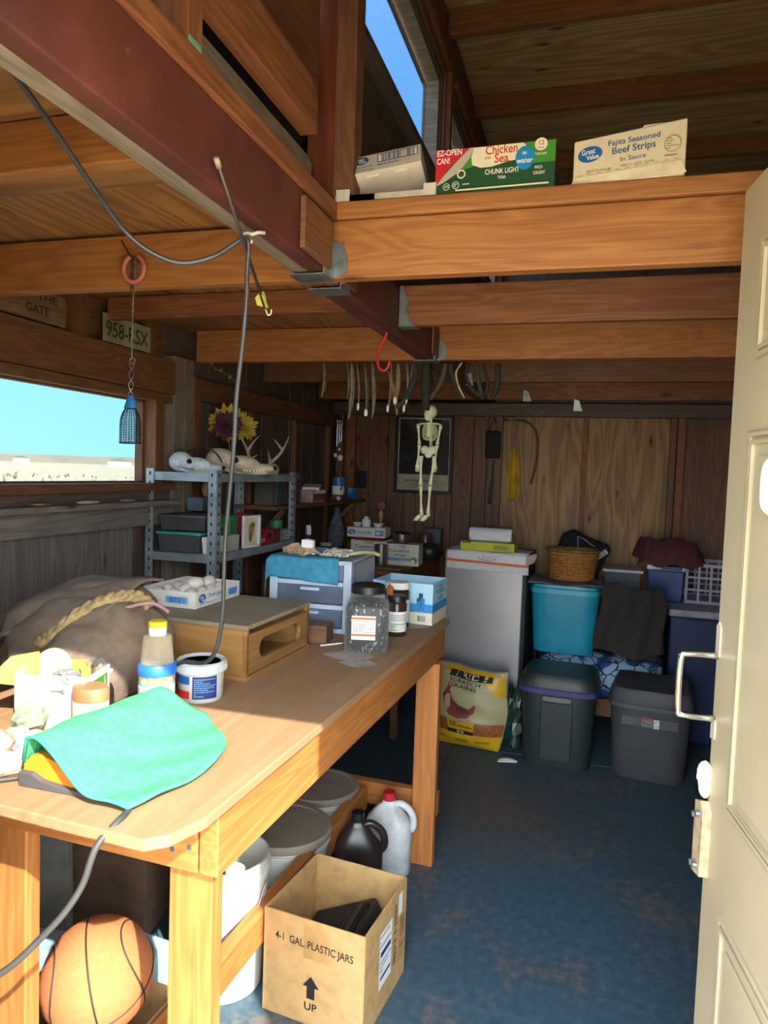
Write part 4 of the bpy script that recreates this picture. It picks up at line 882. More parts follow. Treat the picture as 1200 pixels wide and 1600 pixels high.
TOPZ = 1.4667; MIDZ = 1.1317
# --- things on top
def skull(name, lab, loc, rz, mat, s=1.0, paint=None):
    t = thing(name, lab, 'skull', loc, rz)
    m = MB(); m.ell((-.05*s, 0, .045*s), (.055*s, .042*s, .045*s), 18, 12); m.ell((.02*s, 0, .035*s), (.07*s, .030*s, .032*s), 16, 10); m.ell((.09*s, 0, .022*s), (.055*s, .018*s, .018*s), 14, 10)
    for q in (-1, 1): m.tube(spl([(-.06*s, q*.04*s, .03*s), (-.02*s, q*.052*s, .028*s), (.03*s, q*.036*s, .022*s)], 4), .006*s, 6)
    m.obj('cranium', mat, t, smooth=True, remesh=.004)
    m = MB()
    for q in (-1, 1): MB().ell((.0*s, q*.030*s, .048*s), (.012*s, .010*s, .011*s), 10, 8).obj('eye_socket', M_dk, t, smooth=True)  # solid dark ellipsoids paint the shade inside the sockets and nose hole
    MB().ell((.142*s, 0, .024*s), (.010*s, .009*s, .008*s), 8, 6).obj('nose_hole', M_dk, t, smooth=True)
    for q in (-1, 1):
        j_ = MB().tube(spl([(-.05*s, q*.035*s, .02*s), (.0, q*.034*s, .004*s), (.07*s, q*.018*s, .003*s), (.12*s, q*.008*s, .006*s)], 4), .006*s, 6).obj('jaw', mat, t, smooth=True)
        tm_ = MB()
        for i in range(7): tm_.box((.03+.012*i)*s, q*(.026-.002*i)*s, .012*s, .006*s, .004*s, .010*s)
        tm_.obj('teeth', plain('tooth', 'd8cfae', .4), t, kind='stuff')
    return t
M_bone = plain('bone', 'c9bda2', .7, var=.12, sc=30); M_bonew = plain('white_painted_bone', 'c8d2dc', .6, var=.12, sc=40)
skull('animal_skull', 'white painted animal skull with dark patches, left on the shelf top', (-1.62, 2.66, TOPZ), R_(8), M_bonew, .98)
cp_ = MB().tube([(-1.60+.105*math.cos(a), 2.70, TOPZ+.015+.095*math.sin(a)) for a in [PI*i/18 for i in range(2, 17)]], .004, 6).obj('cord_loop', M_black, None, smooth=True); tag(cp_, 'dark cord arching over the white painted skull', 'cord')
skull('deer_skull', 'tan deer skull with toothed jaw in the middle of the shelf top', (-1.53, 2.87, TOPZ), R_(30), M_bone, 1.25)
def antler(lab, base, pts, tines, mat):
    t = thing('antler', lab, 'antler', base)
    n = len(spl(pts, 5)); P = spl(pts, 5); m = MB().tube(P, 0, 8, rad=[.013*(1-.75*i/(n-1)) for i in range(n)])
    for a, b in tines: q = spl([a, ((V(a)+V(b))/2)+V((0, 0, .004)), b], 3); m.tube(q, 0, 7, rad=[.009*(1-.8*i/(len(q)-1)) for i in range(len(q))])
    m.obj('beam', mat, t, smooth=True, remesh=.0035)
    MB().ell((0, 0, .012), (.022, .018, .016), 12, 8).obj('burr', M_bone, t, smooth=True); return t
M_ant = plain('antler_horn', 'a89a86', .55, var=.15, sc=30)
antler('forked antler rising at the left behind the deer skull', (-1.51, 2.99, TOPZ), [(0, 0, .01), (-.01, 0, .07), (-.03, 0, .13), (-.07, 0, .19)], [((-.02, 0, .11), (.045, 0, .185)), ((-.01, 0, .06), (.03, .01, .09))], M_ant)
antler('longer curved antler sweeping up to the right on the shelf top', (-1.53, 3.09, TOPZ), [(0, 0, .01), (.05, .02, .045), (.11, .04, .11), (.14, .06, .19)], [((.06, .02, .055), (.045, .02, .12)), ((.115, .04, .115), (.06, .04, .175))], M_ant)
o = MB().ell((0, 0, .022), (.05, .035, .03), 14, 10, lambda d: 1+.12*math.sin(4*d.x)).obj('bone', M_bone, None, smooth=True, loc=(-1.485, 3.14, TOPZ)); tag(o, 'pale rounded bone under the right antler', 'bone')
gj = thing('glass_jar', 'small clear glass jar with silver lid behind the two skulls', 'jar', (-1.62, 2.86, TOPZ)); MB().lathe([(.03, 0), (.032, .004), (.032, .075), (.024, .09)], 24).obj('body', clear('jar_grey', 'd8dde0', .3, .1), gj, auto=50); MB().lathe([(.025, .088), (.026, .11), (0, .112)], 24).obj('lid', M_galv, gj, auto=40)
# flowers
fv = thing('artificial_flowers', 'burgundy and yellow artificial chrysanthemums behind the skulls', 'flowers', (-1.62, 2.98, TOPZ))
fr_ = random.Random(4)
def bloom(c, r, mat, name, n1, face):
    m = MB(); c = V(c); q = V(face).to_track_quat('Z', 'Y').to_matrix()
    for ring, (rad, tilt, k) in enumerate(((1, .05, n1+6), (.95, .3, n1+4), (.8, .6, n1), (.6, .9, n1-4), (.35, 1.2, max(4, n1-10)))):
        for i in range(k):
            a = 2*PI*i/k+ring*.3+fr_.uniform(-.1, .1); L = r*rad*fr_.uniform(.72, 1.15); w_ = r*fr_.uniform(.09, .14)
            ps = []
            for (u, w__) in ((.05, .3), (.4, .9), (.8, 1), (1, .15)):
                z = math.sin(tilt)*L*u*.7+.1*r*u*u; x = math.cos(tilt)*L*u
                for sgn in (-1, 1): ps.append(c+q @ V((x*math.cos(a)-sgn*w_*w__*math.sin(a), x*math.sin(a)+sgn*w_*w__*math.cos(a), z)))
            m.add(ps, [(0, 1, 3, 2), (2, 3, 5, 4), (4, 5, 7, 6)])
    m.obj(name, mat, fv, kind='stuff')
bloom((-.02, .0, .235), .088, plain('petal_yellow', 'a8922e', .8), 'petals', 20, (.6, -.8, .1)); bloom((.0, -.03, .22), .072, plain('petal_maroon', '4c2238', .8), 'petals', 18, (.6, -.9, .15)); bloom((.06, .03, .22), .065, plain('petal_yellow', 'a8922e', .8), 'petals', 16, (.7, -.7, .2))
for (a, b) in (((.0, 0, .18), (0.005, 0, 0)), ((.02, .01, .19), (.01, .0, 0))): MB().tube([a, b], .004, 6).obj('stem', plain('stem_green', '3f5a32', .8), fv)
for i in range(7):
    a = i*.9; MB().prism([(0, -.002), (.03, -.014), (.062, 0), (.03, .014)], .0008, (0, 0, .10+.012*i), (math.cos(a), math.sin(a), .45), (-math.sin(a), math.cos(a), .1)).obj('leaf', plain('leaf_dark', '2f4a32', .8), fv)
MB().lathe([(.028, 0), (.03, .02), (.020, .07), (.026, .10)], 20).obj('vase', plain('vase_dark', '4a3a30', .5), fv, auto=50)
# --- things on the middle shelf
def pbox(name, lab, cat, c, s, mat, rz=0, lid=None, bev=.004, group=None, taper=.94):
    t = thing(name, lab, cat, c, rz, group)
    MB().box(0, 0, s[2]/2, s[0], s[1], s[2], None, taper).obj('body', mat, t, bevel=bev)
    if lid: MB().box(0, 0, s[2]+.005, s[0]+.012, s[1]+.012, .012).obj('lid', lid, t, bevel=.003)
    return t
M_gb = plain('grey_bin', '4f5154', .5); M_teal = plain('teal_lid', '3f9a94', .5)
pbox('storage_box', 'dark grey box with teal lid at the left end of the middle shelf', 'box', (-1.63, 2.68, MIDZ), (.20, .20, .075), M_gb, 0, M_teal)
pbox('storage_box', 'dark lidded box stacked on the teal-lidded box', 'box', (-1.63, 2.68, MIDZ+.091), (.20, .19, .055), plain('dark_box', '45464a', .5), R_(8), M_gb)
pbox('storage_box', 'small blue-grey box on the top of the left stack', 'box', (-1.66, 2.80, MIDZ+.165), (.08, .10, .06), plain('bluegrey_box', '5c6c7c', .5))
pbox('cup_box', 'small white open cup beside the steel corner post', 'cup', (-1.495, 2.605, MIDZ), (.055, .05, .07), M_white, 0, None, .004, None, .8)
o = MB().ell((0, 0, .035), (.022, .022, .035), 14, 10).obj('wooden_egg', plain('tan_egg', 'b58f78', .6), None, smooth=True, loc=(-1.63, 2.80, MIDZ+.226)); tag(o, 'tan egg-shaped object on top of the left stack of boxes', 'ornament')
pf = thing('picture_frame', 'small white frame with a tan flower picture on the middle shelf', 'picture', (-1.455, 2.90, MIDZ), R_(78), rot=(0, 0, R_(80)))
for (a, b, c_, d_) in ((0, .004, .125, .012), (0, .138, .125, .012), (-.057, .071, .012, .13), (.057, .071, .012, .13)): MB().box(a, 0, b+.004, c_, .012, d_).obj('frame', P_white, pf, bevel=.001)
MB().box(0, .003, .075, .11, .004, .125).obj('mount', P_cream, pf); F = Face(pf, (0, .0008, .075), (1, 0, 0), (0, 0, 1)); F.oval(0, .008, .022, .03, flat('tan_print', 'b39460')); F.oval(.01, .03, .018, .012, flat('olive_print', '7d7440')); F.oval(-.006, -.025, .012, .022, flat('rose_print', '94604c'))
pbox('white_tub', 'cream plastic tub in front of the framed flower picture', 'tub', (-1.485, 2.74, MIDZ), (.05, .12, .07), plain('cream_tub', 'b9b5a8', .6))
pbox('green_jar', 'green container behind the cable on the middle shelf', 'jar', (-1.60, 2.94, MIDZ), (.07, .07, .14), plain('green_plastic', '3f9a5e', .4), 0, None)
pbox('red_box', 'bright red patterned box on the middle shelf', 'box', (-1.50, 3.055, MIDZ), (.09, .16, .055), P_red); F = Face(bpy.data.objects['red_box'], (.0452, -.075, .006), (0, 1, 0), (0, 0, 1)); F.rect(.02, .01, .06, .026, P_white); F.rect(.03, .012, .05, .022, P_blue); F.rect(.09, .02, .13, .045, P_black); F.oval(.02, .035, .012, .006, P_lgreen)
pbox('red_box', 'darker red box at the right of the bright red box', 'box', (-1.50, 3.19, MIDZ), (.08, .09, .065), plain('dark_red', '8c2226', .6))
pbox('striped_box', 'grey-green striped box at the right end of the middle shelf', 'box', (-1.50, 3.295, MIDZ), (.08, .085, .06), plain('greygreen', '75857a', .6)); F = Face(bpy.data.objects['striped_box'], (.0402, -.04, 0), (0, 1, 0), (0, 0, 1))
for i in range(4): F.rect(.005, .01+.012*i, .075, .014+.012*i, P_white)
gl = thing('green_lidded_jar', 'small jar with a green lid standing on the striped box', 'jar', (-1.50, 3.26, MIDZ+.060)); MB().lathe([(.028, 0), (.028, .01), (.027, .012)], 20).obj('body', M_gb, gl); MB().lathe([(.031, .010), (.032, .042), (.029, .045), (0, .045)], 24).obj('lid', plain('green_lid', '1f8a50', .4), gl, auto=40)
pbox('grey_box', 'grey box behind the red box on the middle shelf', 'box', (-1.62, 3.12, MIDZ), (.10, .20, .11), plain('slate_box', '4c5258', .6)); pbox('purple_box', 'dark purple-blue box low behind the left stack on the middle shelf', 'box', (-1.63, 2.87, MIDZ), (.09, .09, .08), plain('indigo', '33356e', .5))
pbox('red_tin', 'small red tin behind the framed flower picture', 'tin', (-1.56, 2.97+.05, MIDZ), (.06, .05, .15), plain('dark_red2', '9a2a2a', .6))
for i, (lab, y, c_, h_) in enumerate((('dark carton on the lower shelf behind the crate', 2.75, '3f3a38', .16), ('brown carton on the lower shelf, seen right of the steel post', 3.05, '5a4636', .2))):
    pbox('carton', lab, 'box', (-1.62, y, .6717), (.22, .2, h_), plain('carton_'+c_, c_, .8))

# ================================================================ WALL SHELF with books and mugs, far left
wsf = thing('wall_shelf', 'brown board shelf with diagonal braces on the far left wall', 'shelf', (-1.67, 4.05, 1.30))
bx_ = board('shelf_board', (0.02, -.72, 0), (0.02, .80, 0), .24, .022, (0, 0, 1), W_brown, wsf)
for y in (-.55, .62): board('brace', (-.10, y, -.26), (.10, y, -.03), .03, .03, (0, -1, 0), W_brown, wsf)
bkr = random.Random(8); y = 3.40
bc_ = ['5a5048', '3f7a86', '3a5a66', '4a4038', '5c564c', '6b6258', '433c40', '8f8a80', '3c3a3c', '4a5560', '6e2f38', '58606e']
bn = ['dark spine', 'teal spine', 'slate spine', 'brown spine', 'olive spine', 'taupe spine', 'plum spine', 'pale thick spine', 'black spine', 'steel-blue spine', 'dark red spine', 'grey-blue spine']
for i in range(12):
    th = bkr.uniform(.018, .036); hh = bkr.uniform(.13, .17)
    t = thing('book', 'book with %s on the far left wall shelf, %s' % (bn[i], 'leaning' if i in (2, 7) else 'upright'), 'book', (-1.64, y+th/2, 1.3), rot=(R_(-7) if i in (2, 7) else 0, 0, 0), group='books on the far wall shelf')
    MB().box(0, 0, hh/2, .10, th*.72, hh-.006).obj('pages', P_cream, t)
    m = MB(); m.box(0, -th/2+.001, hh/2, .106, .002, hh); m.box(0, th/2-.001, hh/2, .106, .002, hh); m.box(.053, 0, hh/2, .003, th, hh); m.obj('cover', plain('book_'+bc_[i], bc_[i], .6), t)
    y += th+.004+(.022 if i in (2, 7) else 0)
pbox('box', 'cream and red patterned box beside the books on the wall shelf', 'box', (-1.61, 3.98, 1.3), (.12, .22, .075), plain('patterned', 'b3958a', .7)); F = Face(bpy.data.objects['box'], (.0602, -.10, 0), (0, 1, 0), (0, 0, 1)); F.rect(0, .012, .2, .05, plain('faded_red', '8a4640', .7)); F.rect(0, .055, .2, .07, P_cream)
t = thing('paperback', 'white paperback lying on the cream and red box', 'book', (-1.61, 4.0, 1.3755), rot=(R_(6), 0, .3)); MB().box(0, 0, .012, .10, .16, .018).obj('pages', P_white, t); MB().box(0, 0, .023, .104, .164, .002).obj('cover', P_cream, t)
o = MB().lathe([(.04, 0), (.05, .03), (.045, .06), (0, .07)], 20).obj('dark_pot', plain('dark_pot', '2e2a2c', .5), None, smooth=True, loc=(-1.62, 4.22, 1.3)); tag(o, 'round dark pot between the box and the mugs on the wall shelf', 'pot')
def mug(lab, x, y, z, r, h, lo, hi=None, rz=-.9):
    t = thing('mug', lab, 'mug', (x, y, z), rz)
    if hi:
        MB().lathe([(r*.9, 0), (r, .004), (r, h*.5)], 24).obj('lower_body', lo, t, auto=50)
        MB().lathe([(r, h*.5), (r, h), (r*.9, h), (r*.9, h*.55), (0, h*.5)], 24).obj('upper_body', hi, t, auto=50)
    else: MB().lathe([(r*.9, 0), (r, .004), (r, h), (r*.9, h), (r*.88, h*.1), (0, h*.08)], 24).obj('body', lo, t, auto=50)
    MB().tube(spl([(r*.95, 0, h*.8), (r*1.5, 0, h*.78), (r*1.6, 0, h*.45), (r*.95, 0, h*.25)], 5), r*.12, 6).obj('handle', hi or lo, t, smooth=True)
M_mb = plain('mug_blue', '2b72b8', .35)
pbox('tin', 'low reddish tin under the two-tone mug', 'tin', (-1.60, 4.46, 1.3), (.09, .12, .035), plain('rust_tin', '6e4036', .6))
mug('tall mug, blue above and white below, on the wall shelf', -1.60, 4.45, 1.3355, .042, .115, P_white, M_mb)
mug('plain blue mug at the right end of the wall shelf', -1.60, 4.70, 1.3, .044, .072, M_mb)
o = MB().ell((0, 0, .013), (.014, .014, .014), 10, 8).obj('small_ball', P_white, None, smooth=True, loc=(-1.565, 4.36, 1.3)); tag(o, 'tiny white ball on the wall shelf left of the mugs', 'ball')
# things below: spray bottle, plaid sack, jars on a bench ledge
led = thing('low_table', 'dark cloth covered table in the far left corner', 'table', (-1.535, 4.0, 0)); MB().box(0, 0, .97, .35, .95, .03).obj('tabletop', plain('dark_cloth', '35323a', .9), led, bevel=.01)
for x in (-.15, .15):
    for y in (-.44, .44): MB().box(x, y, .478, .04, .04, .955).obj('leg', W_brown, led)
LZ = .9857
sb = thing('spray_bottle', 'white spray bottle with yellow side below the wall shelf', 'bottle', (-1.47, 3.62, LZ), R_(-60))
MB().lathe([(.03, 0), (.036, .01), (.034, .08), (.018, .12), (.014, .135)], 20).obj('body', plain('spray_body', 'b4c0d4', .4), sb, auto=60); MB().lathe([(.016, .13), (.017, .15), (.012, .155)], 14).obj('collar', plain('navy_collar', '2b2a55', .5), sb, auto=40)
MB().prism([(-.03, 0), (.03, .0), (.035, .02), (.012, .05), (-.022, .05)], .024, (-.0, .012, .152), (1, 0, 0), (0, 0, 1)).obj('trigger_head', P_white, sb, bevel=.003); MB().box(.03, 0, .06, .014, .03, .06).obj('sticker', P_yellow, sb, bevel=.004)
o = MB().lathe([(.03, 0), (.05, .05), (.055, .12), (.035, .2), (.012, .26), (.016, .28)], 20, sx=1, sy=.8).obj('plaid_sack', plain('plaid', '5a5866', .9, sc=60, var=.3), None, smooth=True, loc=(-1.50, 4.16, LZ)); tag(o, 'tall grey plaid tied sack below the wall shelf', 'sack')
for lab, y, c1, c2_ in (('dark jar with pale lid left of the plaid sack', 3.88, '26222c', 'b0b0b4'), ('yellowish jar with dark lid right of the plaid sack', 4.36, '8f7c40', '2a2a26')):
    t = thing('jar', lab, 'jar', (-1.46, y, LZ)); MB().lathe([(.035, 0), (.036, .004), (.036, .06), (.03, .066)], 20).obj('body', plain('jar_'+c1, c1, .4), t, auto=40); MB().lathe([(.033, .066), (.033, .085), (0, .087)], 20).obj('lid', plain('jarlid_'+c2_, c2_, .5), t, auto=40)

# ================================================================ BROWN DESK at the back with boxes
dk = thing('desk', 'brown wooden desk against the back wall left of the steel freezer', 'desk', (-1.14, 4.22, 0))
bx('tabletop', -.20, .195, -.52, .62, .93, .955, W_brown, dk, .003)
for (x, y) in ((-.17, -.45), (.16, -.45), (-.17, .55), (.16, .55)): bx('leg', x-.02, x+.02, y-.02, y+.02, 0, .93, W_brown, dk)
bx('apron', -.17, .17, -.47, -.45, .84, .93, W_brown, dk); bx('side_panel', .165, .18, -.43, .54, .25, .93, W_fird, dk)
DZ = .9557
bx_l = thing('cutting_board', 'flat dark board lying on the front edge of the desk', 'board', (-1.06, 3.78, DZ)); MB().box(0, 0, .008, .20, .14, .014).obj('board', W_brown, bx_l, bevel=.004)
def cbox(lab, c, s, rz, txt, art=True):
    t = thing('cardboard_box', lab, 'box', c, rz); MB().box(0, 0, s[2]/2, *s).obj('body', M_card, t, bevel=.002)
    F = Face(t, (-s[0]/2, -s[1]/2-.0004, 0), (1, 0, 0), (0, 0, 1))
    if art:
        F.rect(0, 0, s[0], s[2]*.22, P_cream); F.rect(0, s[2]*.22, s[0], s[2]*.36, P_lblue); F.text('PURE', s[0]*.5, s[2]*.88, s[2]*.13, P_dblue, s[0]*.2)
        F.text(txt[0], s[0]*.42, s[2]*.68, s[2]*.19, P_green, s[0]*.62); F.text(txt[1], s[0]*.46, s[2]*.48, s[2]*.17, P_green, s[0]*.4); F.oval(s[0]*.86, s[2]*.25, s[0]*.09, s[2]*.17, P_lgreen, 'coconut_print'); F.oval(s[0]*.84, s[2]*.18, s[0]*.06, s[2]*.12, P_cream, 'coconut_print')
    else:
        gv_logo(F, s[0]*.12, s[2]*.5, s[2]*.4); F.text(txt[0], s[0]*.45, s[2]*.5, s[2]*.36, P_blue, s[0]*.42); F.rect(s[0]*.74, s[2]*.2, s[0]*.96, s[2]*.75, P_blue); F.bars(s[0]*.76, s[2]*.3, s[0]*.94, s[2]*.65, 10, P_white)
    return t
cbox('white and blue coconut water carton at the right on the desk', (-1.02, 4.02, DZ), (.20, .13, .125), R_(2), ('Coconut', 'Water'))
cbox('second coconut water carton behind the steel can on the desk', (-1.245, 4.10, DZ), (.23, .13, .13), R_(2), ('Coconut', 'Water'))
pbox('red_tray', 'dark red flat box between the two stacked cartons', 'box', (-1.235, 4.06, DZ+.131), (.19, .16, .022), plain('dark_red', '8c2226', .6))
cbox('long low white carton with blue logo on top of the desk stack', (-1.235, 4.0, DZ+.154), (.23, .14, .058), R_(2), ('Chunk Light', ''), False)
UZ = DZ+.213
for lab, x, y, r in (('small white bowl at the left of the top carton', -1.31, 4.0, .030), ('small white bowl at the right of the top carton', -1.18, 4.0, .034)):
    o = MB().lathe([(r*.5, 0), (r*.55, .003), (r, .022), (r*.93, .022), (r*.5, .006), (0, .005)], 22).obj('bowl', M_white, None, auto=50, loc=(x, y, UZ)); tag(o, lab, 'bowl')
o = MB().lathe([(.024, 0), (.027, .01), (.027, .04), (.014, .052), (.013, .06), (0, .06)], 20).obj('white_bottle', M_white, None, auto=40, loc=(-1.25, 3.99, UZ)); tag(o, 'squat white bottle between the two small bowls', 'bottle')
fy = thing('flower_stem', 'pink tissue flower standing upright behind the top carton', 'flower', (-1.20, 4.12, DZ+.131)); MB().tube([(0, 0, 0), (0, 0, .19)], .003, 6).obj('stem', P_cream, fy); MB().ell((0, 0, .205), (.026, .026, .030), 12, 8, lambda d: 1+.15*math.sin(8*d.x)*math.cos(7*d.y)).obj('bloom', plain('pink_tissue', 'a85a78', .9), fy, smooth=True); MB().lathe([(.012, .12), (.016, .15), (.010, .17)], 10).obj('wrap', plain('salmon', 'c08a6a', .8), fy, smooth=True)
def can(lab, x, y, z, r, h, mat=None):
    t = thing('steel_can', lab, 'can', (x, y, z)); MB().lathe([(r, 0), (r, h*.95), (r*1.03, h*.96), (r*1.03, h), (r*.95, h), (r*.95, h*.05), (0, h*.04)], 28).obj('body', mat or M_chrome, t, auto=40); return t
can('tall shiny steel can in front of the desk cartons', -1.115, 3.86, DZ, .040, .125, plain('brushed_steel', '8c8884', .3, .9, .05))
pt = thing('cooking_pot', 'steel cooking pot with black lid on the right carton', 'pot', (-1.04, 4.04, DZ+.126)); MB().lathe([(.05, 0), (.052, .004), (.052, .05), (.055, .052)], 28).obj('body', plain('brushed_steel', '8c8884', .3, .9), pt, auto=40); MB().lathe([(.055, .052), (.05, .062), (.012, .07), (.012, .085), (0, .087)], 24).obj('lid', M_black, pt, auto=40)
MB().box(0, -.056, .035, .012, .012, .05).obj('handle', M_chrome, pt, bevel=.003)
o = MB().lathe([(.06, 0), (.085, .04), (.08, .08), (.05, .10), (0, .10)], 24).obj('black_pan', plain('black_enamel', '232226', .4), None, auto=50, loc=(-.88-.06, 4.34, DZ)); tag(o, 'round black enamel pot at the right end of the desk', 'pot')
o = MB().lathe([(.05, 0), (.055, .10), (.04, .15), (0, .155)], 20).obj('glass_jar', plain('amber_jar', '5a3a34', .3), None, auto=50, loc=(-.95-.05, 4.50, DZ)); tag(o, 'reddish-brown jar behind the black enamel pot', 'jar')
pbox('grey_carton', 'grey box at the back of the desk under the poster', 'box', (-.99, 4.70, DZ), (.12, .10, .17), plain('slate_box', '4c5258', .6))

# ================================================================ STEEL FREEZER with towel, box and roll
fz = thing('freezer', 'tall brushed steel freezer box in the middle of the back', 'freezer', (-.535, 4.13, 0), R_(-3))
M_ss = plain('stainless', 'aaa9ac', .38, .55, .04, 3, bump=.05)
MB().box(0, .12, .53, .47, .40, 1.04).obj('body', plain('freezer_side', '2c2d30', .5), fz, bevel=.004); MB().box(-.005, -.10, .545, .455, .03, 1.02).obj('door', M_ss, fz, bevel=.006)
MB().box(.222, -.10, .53, .012, .032, 1.02).obj('door_edge', M_black, fz, bevel=.002)
for x in (-.18, .18): MB().cyl((x, .0, 0), (x, .0, .012), .02, n=12).obj('foot', M_black, fz)
FZ = 1.0515
dt = thing('dish_towel', 'white dish towel with one orange stripe draped over the steel freezer', 'towel', (-.535, 4.13, 0), R_(-3))
def dtf(u, v):
    x = -.225+.475*u; s_ = v*.34
    if s_ < .235: y, z = .12-s_, 1.062+.004*math.sin(u*11+v*7)
    else: y, z = -.1215-.004*math.sin(u*10), 1.062-(s_-.235)-.012*u
    return (x, y, z)
MB().grid(30, 40, dtf).obj('cloth', plain('towel_white', 'd5d6dc', .9, sc=60, bump=.4, var=.04), dt, smooth=True, solid=.003)
MB().grid(30, 2, lambda u, v: V(dtf(u, .835+.045*v))+V((0, -.0025, 0))).obj('stripe', P_orange, dt, smooth=True)
m = MB().tube([V(dtf(.5+.11*math.cos(a), .76-.06*math.sin(a)))+V((0, -.003, .001)) for a in [-PI*i/14 for i in range(15)]], .0016, 5); m.obj('printed_crest', P_dblue, dt); m = MB().tube([V(dtf(.5+.06*math.cos(a), .745-.03*math.sin(a)))+V((0, -.003, .001)) for a in [-PI*i/10 for i in range(11)]], .0013, 5).obj('printed_crest', P_dblue, dt)
MB().prism([(0, 0), (.045, .02), (.06, .06), (.05, .075), (0, .055)], .05, (.238, -.10, 1.0), (1, 0, 0), (0, 0, 1)).obj('folded_corner', plain('towel_corner', 'a88f8c', .9), dt, bevel=.006)
yb = thing('yellow_box', 'flat yellow-green carton on the white dish towel', 'box', (-.525, 4.06, 1.0665), R_(-3)); MB().box(0, 0, .026, .31, .14, .05).obj('body', plain('yellow_card', 'b8b836', .6, var=.05), yb, bevel=.002)
F = Face(yb, (-.155, -.0703, 0), (1, 0, 0), (0, 0, 1)); F.rect(.19, .012, .275, .038, flat('olive', '86902c')); F.lines(.06, .02, .17, .036, 2, flat('amber', 'b08a2a')); F.rect(.01, .042, .06, .048, P_black)
rl = thing('paper_roll', 'white paper roll lying on the yellow carton', 'paper', (-.52, 4.08, 1.1187), R_(-3))
MB().cyl((-.122, 0, .038), (.122, 0, .038), .038, n=36).obj('roll', plain('paper', 'd2d6dc', .8, var=.02), rl, auto=40); MB().cyl((.1222, 0, .038), (.124, 0, .038), .016, n=20).obj('core', P_brown, rl)
MB().box(0, -.012, .02, .243, .05, .04).obj('loose_sheet', plain('paper', 'd2d6dc'), rl, bevel=.012)
pbox('grey_case', 'small grey box behind the paper roll', 'box', (-.50, 4.30, 1.066), (.08, .08, .12), plain('grey_case', '6a686c', .6))

# ================================================================ FEED SACK
fs = thing('feed_sack', 'yellow and cream chicken feed sack leaning on the freezer', 'sack', (-.565, 3.80, 0), R_(-6), rot=(R_(-4), 0, R_(-7)))
def sackf(u, v, side=1):
    w_ = (.195+.028*v)*(1-.10*abs(2*v-1)**3)*(1-.04*math.sin(v*9)); h_ = .435; x = (2*u-1)*w_
    bul = (1-abs(2*u-1)**2.6)*(1-abs(2*v-1)**4)**.8; y = -side*(.012+.075*bul)
    wr = .008*math.sin(u*17+v*9)*(v > .55)*(v-.55)*3+.004*math.sin(v*24+u*5)*bul
    return V((x+.014*math.sin(v*7)*.5, y+wr*side, .006+h_*v+.012*math.sin(u*5+1)*v))
def sackw(a, b, h):
    u = a/.39+.5; v = b/.435; p = sackf(min(max(u, 0), 1), min(max(v, 0), 1)); return p+V((0, -h*1.6-.003, 0))
m = MB().grid(36, 36, lambda u, v: sackf(u, v)); m.grid(36, 36, lambda u, v: sackf(u, v, -1)); M_sack = plain('sack_cream', 'b5ab80', .45, var=.06, sc=8)
m.obj('bag', M_sack, fs, smooth=True)
F = Face(fs, (0, 0, 0), (1, 0, 0), (0, 0, 1), sackw)
M_fy = plain('sack_yellow', 'd6a81c', .45, var=.06); M_corn = plain('sack_grain', '9a5a2c', .6, sc=160, var=.4)
F.rect(-.192, .004, .192, .085, M_fy, 'yellow_band'); F.rect(-.192, .085, .192, .155, M_corn, 'grain_print')
F.poly([(-.19, .40), (.19, .40), (.175, .43), (-.175, .43)], M_fy); F.poly([(.06, .41), (.19, .41), (.19, .30), (.15, .31), (.10, .37)], M_fy)
F.rect(-.105, .10, .045, .155, M_fy, 'yellow_panel'); F.rect(-.107, .083, .045, .103, P_black, 'black_bar'); F.text('50 lb', -.03, .093, .017, P_white, .04)
F.lines(-.09, .118, .035, .145, 2, P_black); F.lines(-.17, .04, -.10, .055, 2, P_black); F.lines(-.06, .035, .02, .055, 2, P_black); F.lines(.06, .04, .14, .055, 2, P_black)
F.poly([(-.10, .380), (.13, .380), (.13, .412), (-.10, .412)], P_black, 'brand_bar'); F.text('PRIDE', .015, .396, .034, P_cream, .17); F.text('SCRATCH', -.01, .362, .028, P_black, .165); F.text('GRAINS', -.02, .335, .028, P_black, .15)
def fp(pts, c_, nm='hen_print'): F.poly([(a, b) for a, b in pts], plain('ink_'+c_, c_, .5, bump=0), nm)
fp([(-.105, .20), (-.085, .175), (-.04, .165), (.01, .175), (.045, .21), (.06, .255), (.045, .25), (.02, .225), (-.03, .235), (-.06, .26), (-.07, .30), (-.095, .31), (-.115, .28), (-.11, .24)], '8a3f28')
fp([(-.05, .20), (-.01, .185), (.03, .205), (.0, .225), (-.04, .225)], '5c241c'); fp([(-.085, .29), (-.07, .285), (-.075, .22), (-.10, .19), (-.105, .23), (-.10, .27)], 'c9b8a0'); fp([(-.10, .305), (-.09, .335), (-.075, .33), (-.078, .305)], 'b02a2c'); fp([(-.055, .285), (-.075, .29), (-.072, .275)], 'c98a2a')
fp([(-.02, .167), (-.03, .150), (-.01, .150)], 'b8786a'); fp([(.02, .175), (.01, .152), (.03, .155)], 'b8786a')
MB().tube([V(sackf(i/20, 1))+V((0, 0, .004)) for i in range(21)], .006, 6).obj('stitched_top', plain('sack_seam', '6f6880', .7), fs, smooth=True)
gb = rag('green_bag', 'dark green plastic bag slumped beside the feed sack', (-.335, 3.86, .17), (.07, .08, .165), plain('dark_green', '1e3a30', .35), 12, 'bag')
o = MB().grid(8, 3, lambda u, v: (-.38+.10*u, 3.69-.05*v*(1-.5*u), .004+.012*math.sin(u*3)*(1-v))).obj('paper_scrap', P_white, None, smooth=True, solid=.001); tag(o, 'white paper scrap on the floor between sack and black tote', 'paper')

